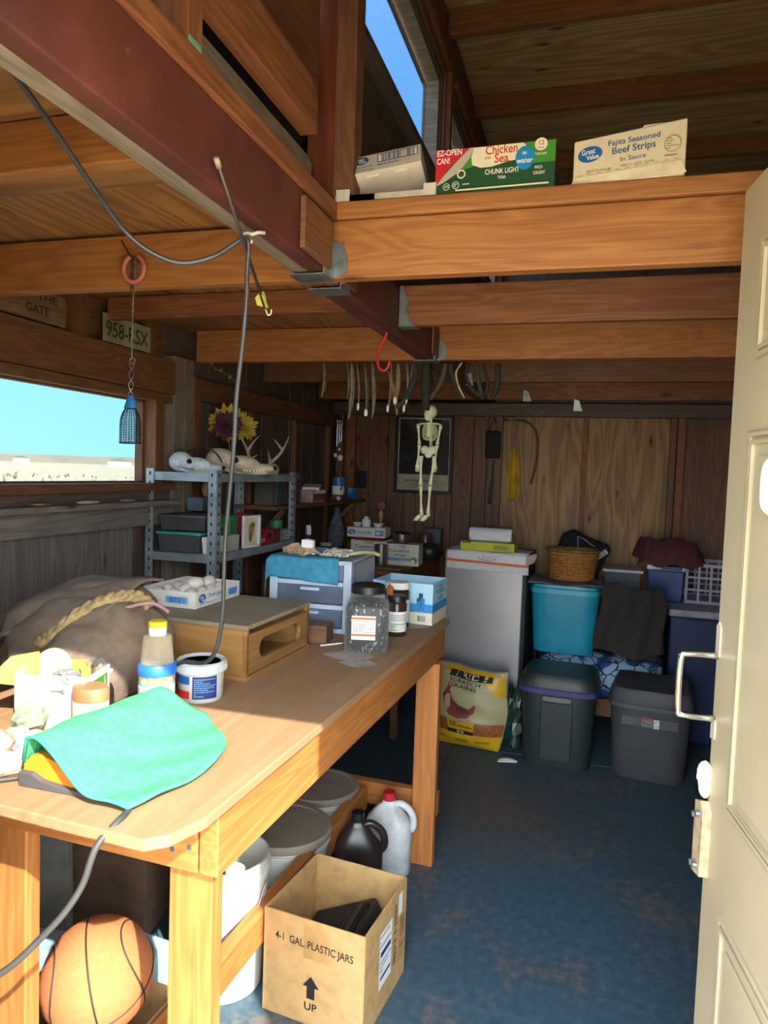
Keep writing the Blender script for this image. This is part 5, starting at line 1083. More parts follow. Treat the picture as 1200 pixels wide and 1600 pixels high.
# ================================================================ TOTES, BED and STACKS on the right
def tote(name, lab, loc, rz, w_, d_, h_, body, lid, lh=.035, tap=.86, trim=None):
    t = thing(name, lab, 'tote', loc, rz)
    m = MB(); n_ = 40
    m.lathe([(.5*tap, 0), (.5*tap+.005, .01), (.485, h_-lh-.02)], n_, sx=w_, sy=d_, sq=6); m.obj('body', body, t, auto=45)
    if lid: MB().lathe([(.505, h_-lh-.02), (.515, h_-lh-.018), (.515, h_-lh), (.50, h_-lh+.006), (.47, h_-lh*.3), (.44, h_), (0, h_)], n_, sx=w_, sy=d_, sq=6).obj('lid', lid, t, auto=35)
    return t
M_tb = plain('tote_black', '26302f', .45, var=.08); M_tg = plain('tote_grey', '45464a', .5, var=.06)
t1 = tote('storage_tote', 'black-green tote with purple rim and latch handle', (-.085, 3.84, 0), R_(-3), .40, .36, .50, M_tb, None)
MB().lathe([(.50, .385), (.515, .387), (.515, .41), (.50, .415)], 40, sx=.40, sy=.36, sq=6).obj('purple_rim', plain('purple_trim', '3f3a78', .5), t1, auto=35); MB().lathe([(.50, .415), (.49, .45), (.44, .48), (0, .485)], 40, sx=.40, sy=.36, sq=6).obj('lid', M_tb, t1, auto=35)
MB().box(-.0, -.178, .362, .15, .02, .028).obj('handle', plain('latch_grey', '6a6e70', .4), t1, bevel=.006); MB().box(0, -.168, .19, .16, .016, .30).obj('recess_panel', plain('tote_black2', '1f2a29', .5), t1, bevel=.004)
t2 = tote('storage_tote', 'dark grey rounded tote with small label, nearest the door', (.375, 3.86, 0), R_(-6), .40, .42, .455, M_tg, plain('tote_lid_grey', '515257', .5), .07)
MB().box(0, -.198, .30, .27, .012, .05).obj('lip', plain('tote_lid_grey', '515257'), t2, bevel=.005)
F = Face(t2, (-.035, -.2045, .283), (1, 0, 0), (0, 0, 1)); F.rect(0, 0, .05, .045, P_grey, 'label'); F.rect(.003, .034, .047, .042, P_red); F.lines(.004, .006, .046, .03, 4, P_black); F.rect(.055, -.004, .08, .04, P_white, 'label'); F.lines(.058, .0, .077, .036, 5, P_black)
# low bed with patterned blanket
bd = thing('bed', 'low cot covered with a blue and white patterned blanket behind the totes', 'bed', (.125, 4.47, 0))
def quilt():
    k = NT('floral_blanket'); v = k.coords((1, 1, 1), False); vo = k.n('TexVoronoi'); vo.feature = 'SMOOTH_F1'; vo.inputs['Scale'].default_value = 9; ns = k.n('TexNoise'); ns.inputs['Scale'].default_value = 5; k.l(v, ns.inputs['Vector'])
    va = k.n('VectorMath'); va.operation = 'MULTIPLY_ADD'; k.l(ns.outputs['Color'], va.inputs[0]); va.inputs[1].default_value = (.12, .12, .12); k.l(v, va.inputs[2]); k.l(va.outputs[0], vo.inputs['Vector'])
    vd = k.n('TexVoronoi'); vd.feature = 'DISTANCE_TO_EDGE'; vd.inputs['Scale'].default_value = 13; k.l(va.outputs[0], vd.inputs['Vector'])
    a = k.ramp(vo.outputs['Distance'], [(.44, '9fc0dc'), (.48, '2c4c88'), (.60, '2c4c88'), (.64, '1c2f58')]); b = k.ramp(vd.outputs['Distance'], [(.03, (0, 0, 0)), (.05, (1, 1, 1))])
    return k.fin(k.mix(b, '122044', a), .9)
M_q = quilt()
MB().box(0, 0, .20, .68, .66, .10).obj('cot_frame', W_brown, bd, bevel=.004)
for x in (-.31, .31):
    for y in (-.30, .30): MB().box(x, y, .075, .04, .04, .15).obj('leg', W_brown, bd)
m = MB().ell((0, 0, .36), (.355, .34, .125), 44, 20, lambda d: 1/max(.001, (abs(d.x)**5+abs(d.y)**5+abs(d.z)**5)**.2)*(1+.02*math.sin(9*d.x+6*d.y)+.012*math.sin(17*d.z+9*d.x))); m.obj('blanket', M_q, bd, smooth=True)
BZ = .492
t3 = tote('storage_tote', 'bright turquoise tote on the patterned bed', (-.085, 4.28, BZ), R_(-3), .40, .36, .40, plain('turquoise', '1f93b4', .4, var=.04), None, .02, .84)
MB().lathe([(.485, .34), (.50, .342), (.50, .372), (.485, .374), (.475, .378), (.475, .392), (.0, .394)], 40, sx=.40, sy=.36, sq=6).obj('rim', plain('turquoise_rim', '2fa3c2', .4, var=.04), t3, auto=35)
o = MB().grid(14, 10, lambda u, v: (-.30+.42*u, 4.09+.36*v, BZ+.400+.006*math.sin(u*9+v*4)+.02*(u < .12)*(v))).obj('paper_sheet', plain('packing_paper', '8a8690', .8), None, smooth=True, solid=.002); tag(o, 'grey-white sheet laid over the top of the turquoise tote', 'paper')
# wicker basket
wk = thing('wicker_basket', 'oval woven wicker basket on the turquoise tote', 'basket', (-.062, 4.27, BZ+.412), R_(-2))
def bkp(a, v, o_=0): s_ = .80+.20*v; return V(((.145*s_+o_)*math.cos(a), (.105*s_+o_)*math.sin(a), .175*v))
m = MB(); NS = 36
for r_ in range(15):
    v = (r_+.5)/15
    m.tube([bkp(2*PI*i/(NS*2), v, .004*(1 if (i//1+r_) % 2 else -1)) for i in range(NS*2+1)], .0056, 5)
m.obj('weave', plain('wicker', 'b07a3c', .6, var=.25, sc=60), wk, smooth=True, kind='stuff')
m = MB()
for i in range(NS): a = 2*PI*i/NS; m.tube([bkp(a, 0), bkp(a, .5), bkp(a, 1)], .0034, 5)
m.obj('stakes', plain('wicker_stake', '8f5f2c', .6), wk, kind='stuff'); MB().tube([bkp(2*PI*i/48, 1.0, .004) for i in range(49)], .010, 8).obj('rim', plain('wicker_rim', '7a6230', .7, sc=50, var=.3), wk, smooth=True)
MB().lathe([(0, .004), (1, .004)], 40, sx=.116, sy=.084).obj('base', plain('wicker', 'b07a3c'), wk); MB().lathe([(0, .10), (1, .10)], 40, sx=.125, sy=.09).obj('contents', plain('dark_contents', '3a3028', .9), wk)
# black bag with white lettering behind basket
bgb = thing('black_bag', 'black fabric bag with white lettering behind the wicker basket', 'bag', (.02, 4.66, .0))
MB().box(-.07, .06, .70, .30, .20, .40).obj('stuffed_base', M_blackr, bgb, bevel=.04)
m = MB().prism([(-.22, .90), (-.20, 1.0), (-.16, 1.14), (-.09, 1.175), (.02, 1.12), (.12, 1.09), (.15, 1.06), (.10, .98), (.08, .90)], .14, (0, .05, 0), (1, 0, 0), (0, 0, 1)); m.obj('bag', plain('black_fabric', '17171a', .85, sc=20), bgb, bevel=.02)
F = Face(bgb, (.075, -.0905, 1.02), (.8, 0, .62), (-.62, 0, .8)); F.bars(-.028, -.016, .058, .016, 12, P_white, 'lettering'); F.oval(-.035, .035, .007, .007, P_white, 'print'); F.oval(-.018, .040, .007, .007, P_white, 'print'); F.oval(-.0, .036, .006, .008, P_white, 'print')
m = MB().tube([(x/100, -.0912, .0) for x in range(0, 1)] + [(-.06, -.0912, 1.135), (-.02, -.0912, 1.12), (.02, -.0912, 1.09), (.045, -.0912, 1.075)], .0016, 4); m.obj('white_edge_print', P_white, bgb)
for r_n, z_ in (('black_bag', .5),):
    r_o = bpy.data.objects[r_n]; r_o.location.z = z_
    for ch in r_o.children: ch.location.z -= z_
# milk crates
def milk_crate(lab, loc, rz, w_, d_, h_, mat):
    t = thing('milk_crate', lab, 'crate', loc, rz)
    def side(o_, x_, L, n_):
        m = MB(); o_, x_ = V(o_), V(x_)
        ang = math.atan2(x_.y, x_.x); R__ = Matrix.Rotation(ang, 3, 'Z')
        for i in range(n_+1): c_ = o_+x_*(L*i/n_); m.box(c_.x, c_.y, h_/2, .014, .008, h_, R__)
        for k in range(4): c_ = o_+x_*(L/2); m.box(c_.x, c_.y, .012+(h_-.024)*k/3, L, .008, .02 if k in (0, 3) else .013, R__)
        m.obj('side', mat, t, bevel=.0015)
    side((-w_/2, -d_/2, 0), (1, 0, 0), w_, 5); side((-w_/2, d_/2, 0), (1, 0, 0), w_, 5); side((-w_/2, -d_/2, 0), (0, 1, 0), d_, 5); side((w_/2, -d_/2, 0), (0, 1, 0), d_, 5)
    MB().box(0, 0, .006, w_, d_, .008).obj('bottom', mat, t); return t
M_cr = plain('crate_plastic', 'a9a9c4', .5, var=.05)
milk_crate('pale lilac milk crate at the far right beside the blue cooler', (.775, 4.66, .775), R_(-4), .33, .30, .245, M_cr)
milk_crate('white milk crate with dark gaps behind the turquoise tote', (-.335, 4.72, .43), 0, .20, .22, .27, plain('crate_grey', '8c9096', .5))
milk_crate('lower black milk crate carrying the white crate', (-.335, 4.72, 0), 0, .20, .22, .425, plain('crate_black', '2b2c30', .5))
# big cooler with white lid, small blue cooler, cloths
bc2 = thing('cooler', 'large navy cooler with a white lid behind the grey tote', 'cooler', (.785, 4.52, 0)); MB().box(0, 0, .365, .58, .44, .73).obj('body', plain('cooler_navy', '1b2c58', .45), bc2, bevel=.015); MB().box(0, 0, .751, .60, .46, .042).obj('lid', plain('cooler_lid', '9c9aa6', .45), bc2, bevel=.008)
sc2 = thing('cooler', 'small bright blue cooler with white rim on the navy cooler', 'cooler', (.49, 4.64, .7725), R_(-4)); MB().box(0, 0, .095, .21, .22, .19, None, .92).obj('body', plain('cooler_blue', '173f86', .4), sc2, bevel=.008); MB().box(0, 0, .204, .22, .23, .028).obj('rim', plain('cooler_rim', 'c4ccd8', .4), sc2, bevel=.006); MB().box(.03, -.112, .207, .12, .02, .022).obj('handle', plain('cooler_blue', '173f86'), sc2, bevel=.006)
mc = MB().grid(24, 16, lambda u, v: (.31+.37*u+.02*math.sin(v*4), 4.49+.25*v-.03*math.sin(u*PI)*(v < .3), .992+.15*math.sin(min(1, v*1.5+.02)*PI*.62)*min(1, u*7+.2)*min(1, (1-u)*6+.15)+.012*math.sin(u*14))).obj('maroon_cloth', plain('maroon_cloth', '5c3036', .95, sc=20), None, smooth=True, solid=.004); tag(mc, 'dull maroon cloth heaped over the small blue cooler', 'cloth')
cb2 = thing('plastic_bin', 'translucent grey bin with white rim right of the wicker basket', 'bin', (.235, 4.62, 0)); MB().box(0, 0, .70+.12, .22, .24, .24, None, .85).obj('body', plain('smoky_bin', '5a5c62', .3), cb2, bevel=.01); MB().box(0, 0, .945, .235, .255, .018).obj('rim', plain('bin_rim', 'b0b4ba', .4), cb2, bevel=.004); MB().box(0, 0, .60, .22, .22, .20).obj('carton_below', plain('brown_carton', '7c5f4c'), cb2, bevel=.004)
cb2.location.z = .498
for ch in cb2.children: ch.location.z -= .498
dj = MB().grid(26, 30, lambda u, v: (.085+.36*u+.03*math.sin(v*5)*(1-v)+.03*(v-.5)*(u-.5), 4.12-.09*math.sin(u*PI)*(.4+.6*v)+.11*(1-v)-.012*math.sin(u*19+v*3), .895-.36*v+.015*math.sin(u*8)-.03*(abs(2*u-1)**3)*(1-v))).obj('jacket', plain('dark_jacket', '35322f', .95, sc=25), None, smooth=True, solid=.01); tag(dj, 'dark grey jacket hanging in folds right of the turquoise tote', 'jacket')
pbox('dark_box', 'dark box hidden under the hanging jacket', 'box', (.27, 4.34, BZ+.004), (.22, .12, .34), plain('dark_box', '45464a'))

# ================================================================ HANGING THINGS
# skeleton model hanging from a cord
sk = thing('skeleton_model', 'pale glow-green toy skeleton hanging from the beam by a black cord', 'skeleton', (-.664, 3.0, 1.272))
M_glow = plain('glow_plastic', 'c9cfae', .5, var=.05)
def s2(a, b, d=0): return V(((a-265)*.00035, d, (1555-b)*.00035-.002))
MB().tube([s2(272, 60), V((.004, 0, .60)), V((.006, -.06, .698))], .0022, 6).obj('cord', M_black, sk)
m = MB(); m.ell(s2(265, 140), (.027, .033, .029), 20, 14); m.ell(s2(228, 195, -.004), (.015, .018, .022), 14, 10); m.ell(s2(212, 175, -.006), (.012, .014, .012), 10, 8); m.obj('skull', M_glow, sk, smooth=True, remesh=.0025)
for q in (-1, 1): MB().ell(s2(212, 158, -.004+q*.012), (.006, .005, .0055), 8, 6).obj('eye_socket', plain('glow_shadow', '6e745c', .8), sk, smooth=True)
MB().tube([s2(265, 215), s2(266, 285)], .0065, 8).obj('neck', M_glow, sk, smooth=True)
m = MB()
for i in range(9):
    z = 300+i*22; r = 92-3.5*max(0, 3-i)*2.5-max(0, i-6)*9; pts = []
    for k in range(21):
        a = -PI*.5+2*PI*k/20
        if i > 6 and (k < 3 or k > 17): continue
        pts.append(s2(260+r*math.cos(a), z+10*math.sin(a), .030*math.sin(a)))
    m.tube(pts, .0031, 6)
m.obj('ribs', M_glow, sk, smooth=True, kind='stuff')
MB().box(*s2(262, 365, -.029), .012, .006, .060).obj('sternum', M_glow, sk, bevel=.002)
m = MB()
for i in range(14): m.cyl(s2(266, 290+i*21, .018), s2(266, 305+i*21, .018), .0068, n=8)
m.obj('spine', M_glow, sk, kind='stuff')
MB().tube([s2(95, 305), s2(180, 290, -.008), s2(262, 296, -.026), s2(340, 288, -.008), s2(405, 305)], .0042, 7).obj('collarbones', M_glow, sk, smooth=True)
m = MB()
for q in (-1, 1): m.ell(s2(250+q*45, 615), (.020, .013, .020), 12, 8, rot=Matrix.Rotation(q*.5, 3, 'Y'))
m.ell(s2(252, 680), (.016, .012, .012), 12, 8); m.ell(s2(250, 640), (.026, .012, .010), 12, 8); m.obj('pelvis', M_glow, sk, smooth=True, remesh=.0025)
def limb(name, a, b, c, end, r):
    t = MB()
    def bone(p, q, r0, par, nm, mb):
        d = q-p; n = 8; mb.tube([p+d*i/n for i in range(n+1)], 0, 8, rad=[r0*x for x in (1.45, 1.25, .85, .75, .72, .75, .85, 1.2, 1.4)])
    bone(a, b, r, t, 'upper', t); o = t.obj(name, M_glow, sk, smooth=True)
    t = MB(); bone(b+(c-b)*.03, c, r*.95, t, 'lower', t); o2 = t.obj('lower_'+name, M_glow, o, smooth=True)
    end(c, o)
def hand(c, par):
    m = MB(); m.ell(c+V((0, 0, -.008)), (.010, .006, .012), 10, 8)
    for i in range(4): m.tube([c+V(((i-1.5)*.0045, 0, -.016)), c+V(((i-1.5)*.0052, -.002, -.030-.003*(i in (1, 2))))], .0020, 6)
    m.tube([c+V((.009, -.003, -.006)), c+V((.014, -.006, -.020))], .0021, 6); m.obj('hand', M_glow, par, smooth=True)
def foot(c, par):
    m = MB(); m.ell(c+V((-.012, -.012, -.020)), (.020, .014, .011), 14, 8, rot=Matrix.Rotation(-.75, 3, 'Y')); m.ell(c+V((.002, 0, -.006)), (.009, .009, .009), 8, 6)
    for i in range(5): m.tube([c+V((-.018, -.018+.005*i, -.024)), c+V((-.031, -.022+.006*i, -.034+.001*i))], .0026, 6)
    m.obj('foot', M_glow, par, smooth=True)
limb('arm', s2(108, 312), s2(132, 545), s2(118, 795), hand, .0062); limb('arm', s2(392, 312), s2(358, 545), s2(335, 795), hand, .0062)
limb('leg', s2(158, 690), s2(168, 1050), s2(190, 1400), foot, .0072); limb('leg', s2(330, 690), s2(290, 1045), s2(275, 1400), foot, .0072)
# red hook
tag(MB().tube(spl([(-.668, 2.284, 1.963), (-.672, 2.284, 1.945), (-.690, 2.280, 1.91), (-.694, 2.278, 1.87), (-.684, 2.276, 1.842), (-.668, 2.276, 1.836), (-.656, 2.276, 1.848), (-.652, 2.276, 1.865)], 5), .0048, 8).obj('hook', plain('red_hook', 'b8262c', .4), None, smooth=True), 'red plastic-coated hook screwed under the red beam', 'hook')
# arrow with yellow fletching, tucked behind the cable clip
ar = thing('arrow', 'dark arrow with yellow fletching hanging point up on the beam', 'arrow', (-.62, 1.262, 1.95))
a0 = V((.012, -.202, .044)); a1 = V((-.07, .153, -.105))
aD = (a1-a0)
MB().tube([a0, a1], .0036, 8).obj('shaft', plain('arrow_shaft', '3d3532', .35), ar, smooth=True)
MB().cyl(a0-aD.normalized()*.012, a0+aD.normalized()*.006, .005, .0055, 8).obj('tip', plain('arrow_tip', 'a89c86', .5), ar, smooth=True)
xd = aD.normalized(); yd = xd.cross(V((0, 1, .3))).normalized(); zd = xd.cross(yd)
for k in range(3):
    ang = 2*PI*k/3+.4; dd = yd*math.cos(ang)+zd*math.sin(ang)
    MB().prism([(-.052, .003), (-.040, .014), (-.016, .015), (-.004, .003)], .0008, a1, xd, dd).obj('fletching', plain('fletch', 'c9c05a', .7), ar)
MB().tube(spl([a1, a1+xd*.012, a1+xd*.02+V((.003, 0, -.004)), a1+xd*.018+V((.010, 0, -.002)), a1+xd*.012+V((.012, 0, .003))], 4), .0018, 6).obj('string_hook', plain('string', 'c4bf9a', .8), ar, smooth=True)
ck = MB().tube([V((-.652+.011*math.cos(a), 1.252, 1.938+.011*math.sin(a))) for a in [PI*.2+2*PI*i/20*.85 for i in range(21)]], .0032, 8); ck.tube([(-.643, 1.252, 1.945), (-.635, 1.262, 1.952), (-.623, 1.27, 1.953)], .0036, 6)
tag(ck.obj('cable_clip', plain('clip_white', 'b0a49c', .5), None, smooth=True), 'white plastic ring clip holding the grey cable on the red beam', 'clip')
# mesh cage on twisted wire
cg = thing('mesh_cage', 'blue capped black wire mesh tube hanging on twisted wire at the window', 'cage', (-1.178, 1.625, 1.548))
HB = .165
def cr(a, t): w_ = .030*(1 if t < .55 else 1-((t-.55)/.45)**2*.55); return V((w_*math.cos(a), w_*.6*math.sin(a), .004+.094*t))
m = MB()
for i in range(12): a = 2*PI*i/12; m.tube([cr(a, j/6) for j in range(7)], .0009, 4)
for j in range(22): m.tube([cr(2*PI*i/20, j/21) for i in range(21)], .0008, 4)
m.obj('mesh', M_black, cg, kind='stuff'); MB().tube([cr(2*PI*i/24, 0) for i in range(25)], .0022, 6).obj('bottom_rim', M_black, cg, smooth=True)
MB().lathe([(.0185, .096), (.0165, .104), (.008, .128), (.003, .132), (0, .132)], 20, sy=.7).obj('blue_cap', plain('cap_blue', '2f6fb8', .4), cg, auto=50)
m = MB(); m.tube(helix((0, 0, .13), (.002, 0, .215), .006, 1.5, 0, 14), .0011, 5); m.tube(helix((0, 0, .13), (.002, 0, .215), .006, 1.5, PI, 14), .0011, 5)
m.tube([V((.004+.008*math.cos(a), 0, .222+.008*math.sin(a))) for a in [2*PI*i/14 for i in range(15)]], .0012, 5)
m.tube(helix((.002, 0, .225), (.004, 0, .40), .0016, 22, 0, 130), .0011, 4); m.tube(helix((.002, 0, .225), (.004, 0, .40), .0016, 22, PI, 130), .0011, 4)
m.tube([(.001, 0, .40), (-.001, 0, .49)], .0016, 5); m.tube([(.009, 0, .40), (.009, 0, .49)], .0016, 5); m.obj('twisted_wire', plain('wire', '8d8a86', .4, .7), cg, kind='stuff')
MB().tube(helix((.004, -.004, .405), (.004, -.004, .492), .0045, 16, 0, 150), .0013, 4).obj('spring', plain('dark_wire', '4a3f3a', .5, .5), cg)
rg = MB().tube([V((-1.166+.031*math.cos(a), 1.615, 2.006+.034*math.sin(a))) for a in [PI*.62+2*PI*i/30*.88 for i in range(31)]], .0062, 8).obj('ring', plain('pink_ring', 'b8685e', .6), None, smooth=True); tag(rg, 'faded pink split ring hung on a nail in the near joist', 'ring')
tag(MB().tube([(-1.215, 1.628, 2.085), (-1.17, 1.60, 2.037), (-1.168, 1.645, 2.03)], .0022, 6).obj('nail', plain('rusty_nail', '5a4038', .6, .6), None), 'rusty bent nail in the near joist holding the pink ring', 'nail')
# feathers, pods and antler pieces along the third joist
fe = [('grey-brown feather hanging alone at the far left of the row', (-1.14, 1.966), (-1.147, 1.82), .011, '5a5146', 0),
 ('short dark feather, second from the left of the row', (-1.032, 1.965), (-1.027, 1.807), .009, '463f38', 0),
 ('long grey feather hanging beside the short dark one', (-1.012, 1.965), (-1.018, 1.723), .014, '6a6258', 0),
 ('thin feather on a string with one white tip, left group', (-.988, 1.965), (-.976, 1.765), .006, '5c5044', 1),
 ('dark feather with a broad white tip, left group', (-.953, 1.964), (-.939, 1.738), .012, '423b34', 1),
 ('tall olive-brown feather right of the white tipped pair', (-.918, 1.964), (-.91, 1.724), .010, '6b604c', 0),
 ('brown feather with narrow white tip right of the red hook', (-.832, 1.963), (-.842, 1.758), .009, '6b5140', 1),
 ('tan feather pointing down beside the poster corner', (-.845, 1.93), (-.798, 1.74), .012, '7a5f3c', 0),
 ('pale spotted feather with white tip in the middle group', (-.803, 1.963), (-.811, 1.794), .011, '857a6c', 1),
 ('thin curved feather with white tip beside the green strap', (-.735, 1.963), (-.772, 1.758), .006, '8a8072', 1),
 ('feather with a white barb in the middle of the row', (-.765, 1.963), (-.760, 1.80), .008, '5f564a', 1)]
for lab, a, b, w_, c_, tip in fe:
    t = thing('feather', lab, 'feather', (a[0], 2.935, b[1]), group='feathers hanging from the third joist')
    L = a[1]-b[1]; dx = b[0]-a[0]
    def fp_(u, s_, L=L, dx=dx, w_=w_): x = dx*(1-u)+(.006*math.sin(u*3)); ww = w_*(math.sin(PI*min(1, (1-u)*.95+.05))**.6); return V((x+s_*ww, .004*math.sin(u*5)+abs(s_)*.004, L*u))
    MB().grid(4, 14, lambda u, v: fp_(v, 2*u-1)).obj('vane', plain('feather_'+c_, c_, .85, sc=50, var=.2), t, smooth=True, solid=.0015)
    MB().tube([fp_(i/8, 0)+V((0, -.003, 0)) for i in range(9)], .0014, 5).obj('quill', plain('quill', 'a89c86', .6), t, smooth=True)
    if tip: MB().ell(fp_(.06, 0)+V((0, -.004, 0)), (.006 if w_ < .01 else .009, .004, .016), 8, 8).obj('white_tip', P_white, t, smooth=True)
def strap(lab, pts, r, c_, nm='strap', cat='strap', flat_=1):
    P = spl(pts, 6); n = len(P); o = MB().tube(P, 0, 8, rad=[r*(.65+.35*math.sin(PI*min(1, .15+i/n))) for i in range(n)]).obj(nm, plain('strap_'+c_, c_, .8, sc=30, var=.2), None, smooth=True); return tag(o, lab, cat)
YF = 2.935
strap('wide dark green-black horn curving left above the poster', [(-.725, YF, 1.962), (-.728, YF, 1.90), (-.76, YF, 1.82), (-.80, YF, 1.775)], .014, '2c332c', 'horn', 'horn')
strap('broad straight black strap behind the skeleton cord', [(-.678, YF, 1.962), (-.676, YF, 1.86), (-.672, YF, 1.765)], .024, '26251f')
strap('slanting brown horn with a pale edge right of the skeleton cord', [(-.594, YF, 1.961), (-.61, YF, 1.89), (-.655, YF, 1.81)], .012, '4f4438', 'horn', 'horn')
strap('dark curved horn crossing the pale crescent', [(-.573, YF, 1.961), (-.562, YF, 1.90), (-.515, YF, 1.815)], .012, '332e28', 'horn', 'horn')
strap('thin cream crescent bone in the right group of the row', [(-.523, YF-.02, 1.961), (-.545, YF-.02, 1.92), (-.535, YF-.02, 1.87), (-.507, YF-.02, 1.815)], .0045, 'c4bca0', 'bone', 'bone')
strap('dark leather loop swinging under the third joist', [(-.50, YF, 1.960), (-.505, YF, 1.90), (-.47, YF, 1.845), (-.43, YF, 1.83), (-.415, YF, 1.87), (-.43, YF, 1.93), (-.44, YF, 1.96)], .010, '2a2520', 'strap', 'strap')
strap('dark brown scaly strip hanging right of the leather loop', [(-.462, YF-.02, 1.960), (-.455, YF-.02, 1.90), (-.428, YF-.02, 1.81)], .011, '3f362e')
strap('last thick black horn at the right end of the row', [(-.378, YF, 1.959), (-.374, YF, 1.89), (-.382, YF, 1.845), (-.395, YF, 1.818)], .013, '2e2a24', 'horn', 'horn')
tag(MB().prism([(0, 0), (.03, 0), (.022, .05), (.006, .05)], .004, (-.505, 2.935, 1.868), (1, 0, 0), (0, 0, 1)).obj('shell_piece', plain('shell_grey', '6a6a6a', .4), None), 'grey triangular shell piece inside the leather loop', 'shell')
tag(MB().tube(spl([(.085, 2.875, 2.105), (.092, 2.872, 2.07), (.075, 2.872, 2.045), (.088, 2.872, 2.03), (.10, 2.872, 2.0), (.095, 2.872, 1.985)], 5), .0013, 5).obj('string', plain('twine', 'b08a5c', .8), None), 'thin loose twine curling down the face of the third joist', 'twine')

# ================================================================ LEFT WALL: sign, licence plate, vine
sg = thing('wooden_sign', 'weathered wooden sign reading THE GATE above the window', 'sign', (-1.742, 1.74, 1.95)); board('board', (0, 0, .052), (0, .30, .052), .10, .014, (1, 0, 0), wood('sign_wood', '9a7a5c', '6e543f', 1.0), sg)
F = Face(sg, (.0002, 0, 0), (0, 1, 0), (0, 0, 1)); F.text('THE', .215, .078, .035, P_black, .09); F.text('GATE', .17, .035, .038, P_black, .10)
lp = thing('licence_plate', 'old cream licence plate reading 958-RSX, nailed above the window', 'plate', (-1.7445, 2.235, 1.949)); MB().box(.001, .147, .050, .0018, .295, .102).obj('plate', plain('plate_cream', '9a9478', .5), lp, bevel=.003)
F = Face(lp, (.0021, 0, 0), (0, 1, 0), (0, 0, 1)); F.text('958-RSX', .145, .045, .082, plain('plate_ink', '2c302c', .5), .26, True)
vn = MB().tube(spl([(-1.738, 2.98, 1.985), (-1.735, 3.08, 1.955), (-1.735, 3.18, 1.95), (-1.735, 3.24, 1.92)], 5), .0022, 5)
for i in range(9): c_ = V((-1.735, 2.98+.03*i, 1.98-.006*i)); vn.prism([(0, 0), (.014, .008), (.026, 0), (.014, -.008)], .001, c_, (.3, math.cos(i*2), math.sin(i*2)), (.2, -math.sin(i*2), math.cos(i*2)))
tag(vn.obj('artificial_vine', plain('vine_green', '8f9a4c', .8), None, kind='stuff'), 'short yellow-green artificial vine pinned above the shelf unit', 'vine')
for i, (lab, y, L, c_) in enumerate((('pale paper scrap on the window sill ledge', 2.15, .06, 'b9b2a4'), ('flat grey stone at the right of the sill ledge', 2.38, .05, '8a8580'), ('small brown stone at the left of the sill ledge', 1.92, .04, '8c6f58'))):
    o = MB().ell((0, 0, .006), (.022, L, .007), 12, 6).obj('sill_stone' if i else 'paper_scrap', plain('sill_'+c_, c_, .8), None, smooth=True, loc=(-1.73, y, 1.3455)); tag(o, lab, 'stone' if i else 'paper')

# ================================================================ BACK WALL: poster, tools, chimes
ps = thing('framed_poster', 'black framed black-and-white poster with cream caption strip on the back wall', 'picture', (-1.342, 4.925, 1.352))
PW, PH = .425, .56
for (x0, x1, z0, z1) in ((0, PW, 0, .022), (0, PW, PH-.022, PH), (0, .022, .022, PH-.022), (PW-.022, PW, .022, PH-.022)): MB().box((x0+x1)/2, -.014, (z0+z1)/2, x1-x0, .028, z1-z0).obj('frame', M_black, ps, bevel=.002)
MB().box(PW/2, -.006, PH/2, PW-.03, .008, PH-.03).obj('mat', plain('poster_mat', 'b8b39c', .7, bump=0), ps)
def poster_mat():
    k = NT('poster_photo'); v = k.coords((5, 5, 5), False); f = k.noise(v, 1.1, 5, .65, .8); return k.fin(k.ramp(f, [(.38, '0e0e10'), (.52, '252528'), (.62, '4e4e50'), (.78, '8a8a8a')]), .3)
F = Face(ps, (0, -.0102, 0), (1, 0, 0), (0, 0, 1)); F.rect(.032, .135, PW-.032, PH-.032, poster_mat(), 'photo_print'); F.lines(.08, .082, .345, .098, 1, flat('caption', '5c594c'))
wc_ = thing('wind_chime', 'silver wind chime with shells hanging in the far left corner', 'chime', (-1.59, 4.4, 1.55))
MB().tube([(0, 0, .39), (0, 0, .28)], .0015, 5).obj('cord', M_black, wc_); MB().tube([V((.045*math.cos(a), .02*math.sin(a), .30+.045*math.sin(a))) for a in [2*PI*i/24 for i in range(25)]], .003, 6).obj('ring', plain('dark_wire', '4a3f3a'), wc_, smooth=True)
for x, l_ in ((-.012, .17), (.004, .15), (.018, .14)): MB().cyl((x, 0, .275), (x, 0, .275-l_), .0055, n=10).obj('chime_tube', plain('chime_silver', 'b4b4c4', .25, .8), wc_, auto=40)
for x, z, r in ((-.020, .045, .013), (.014, .03, .018), (.006, .085, .009)): MB().ell((x, 0, z), (r, r*.6, r*1.2), 10, 8).obj('shell', M_white, wc_, smooth=True)
sh = thing('hand_shovel', 'small black shovel with a red handle hanging on the back wall', 'shovel', (-1.585, 4.90, 1.37))
MB().tube(spl([(.0, 0, .17), (-.012, 0, .28), (-.022, 0, .36)], 4), .011, 8).obj('handle', plain('red_handle', '8c2a28', .5), sh, smooth=True); MB().tube(spl([(-.022, 0, .36), (-.06, 0, .33), (-.052, 0, .20), (-.03, 0, .14)], 5), .010, 8).obj('second_arm', plain('dark_red_arm', '5e2423', .6), sh, smooth=True)
MB().prism([(-.045, .02), (-.02, 0), (.03, 0), (.045, .03), (.04, .13), (-.04, .13)], .008, (0, .004, 0), (1, 0, 0), (0, 0, 1)).obj('blade', M_black, sh, bevel=.003)
um = thing('folded_umbrella', 'yellow folded umbrella hanging on the back wall', 'umbrella', (-.485, 4.86, 1.33))
m = MB()
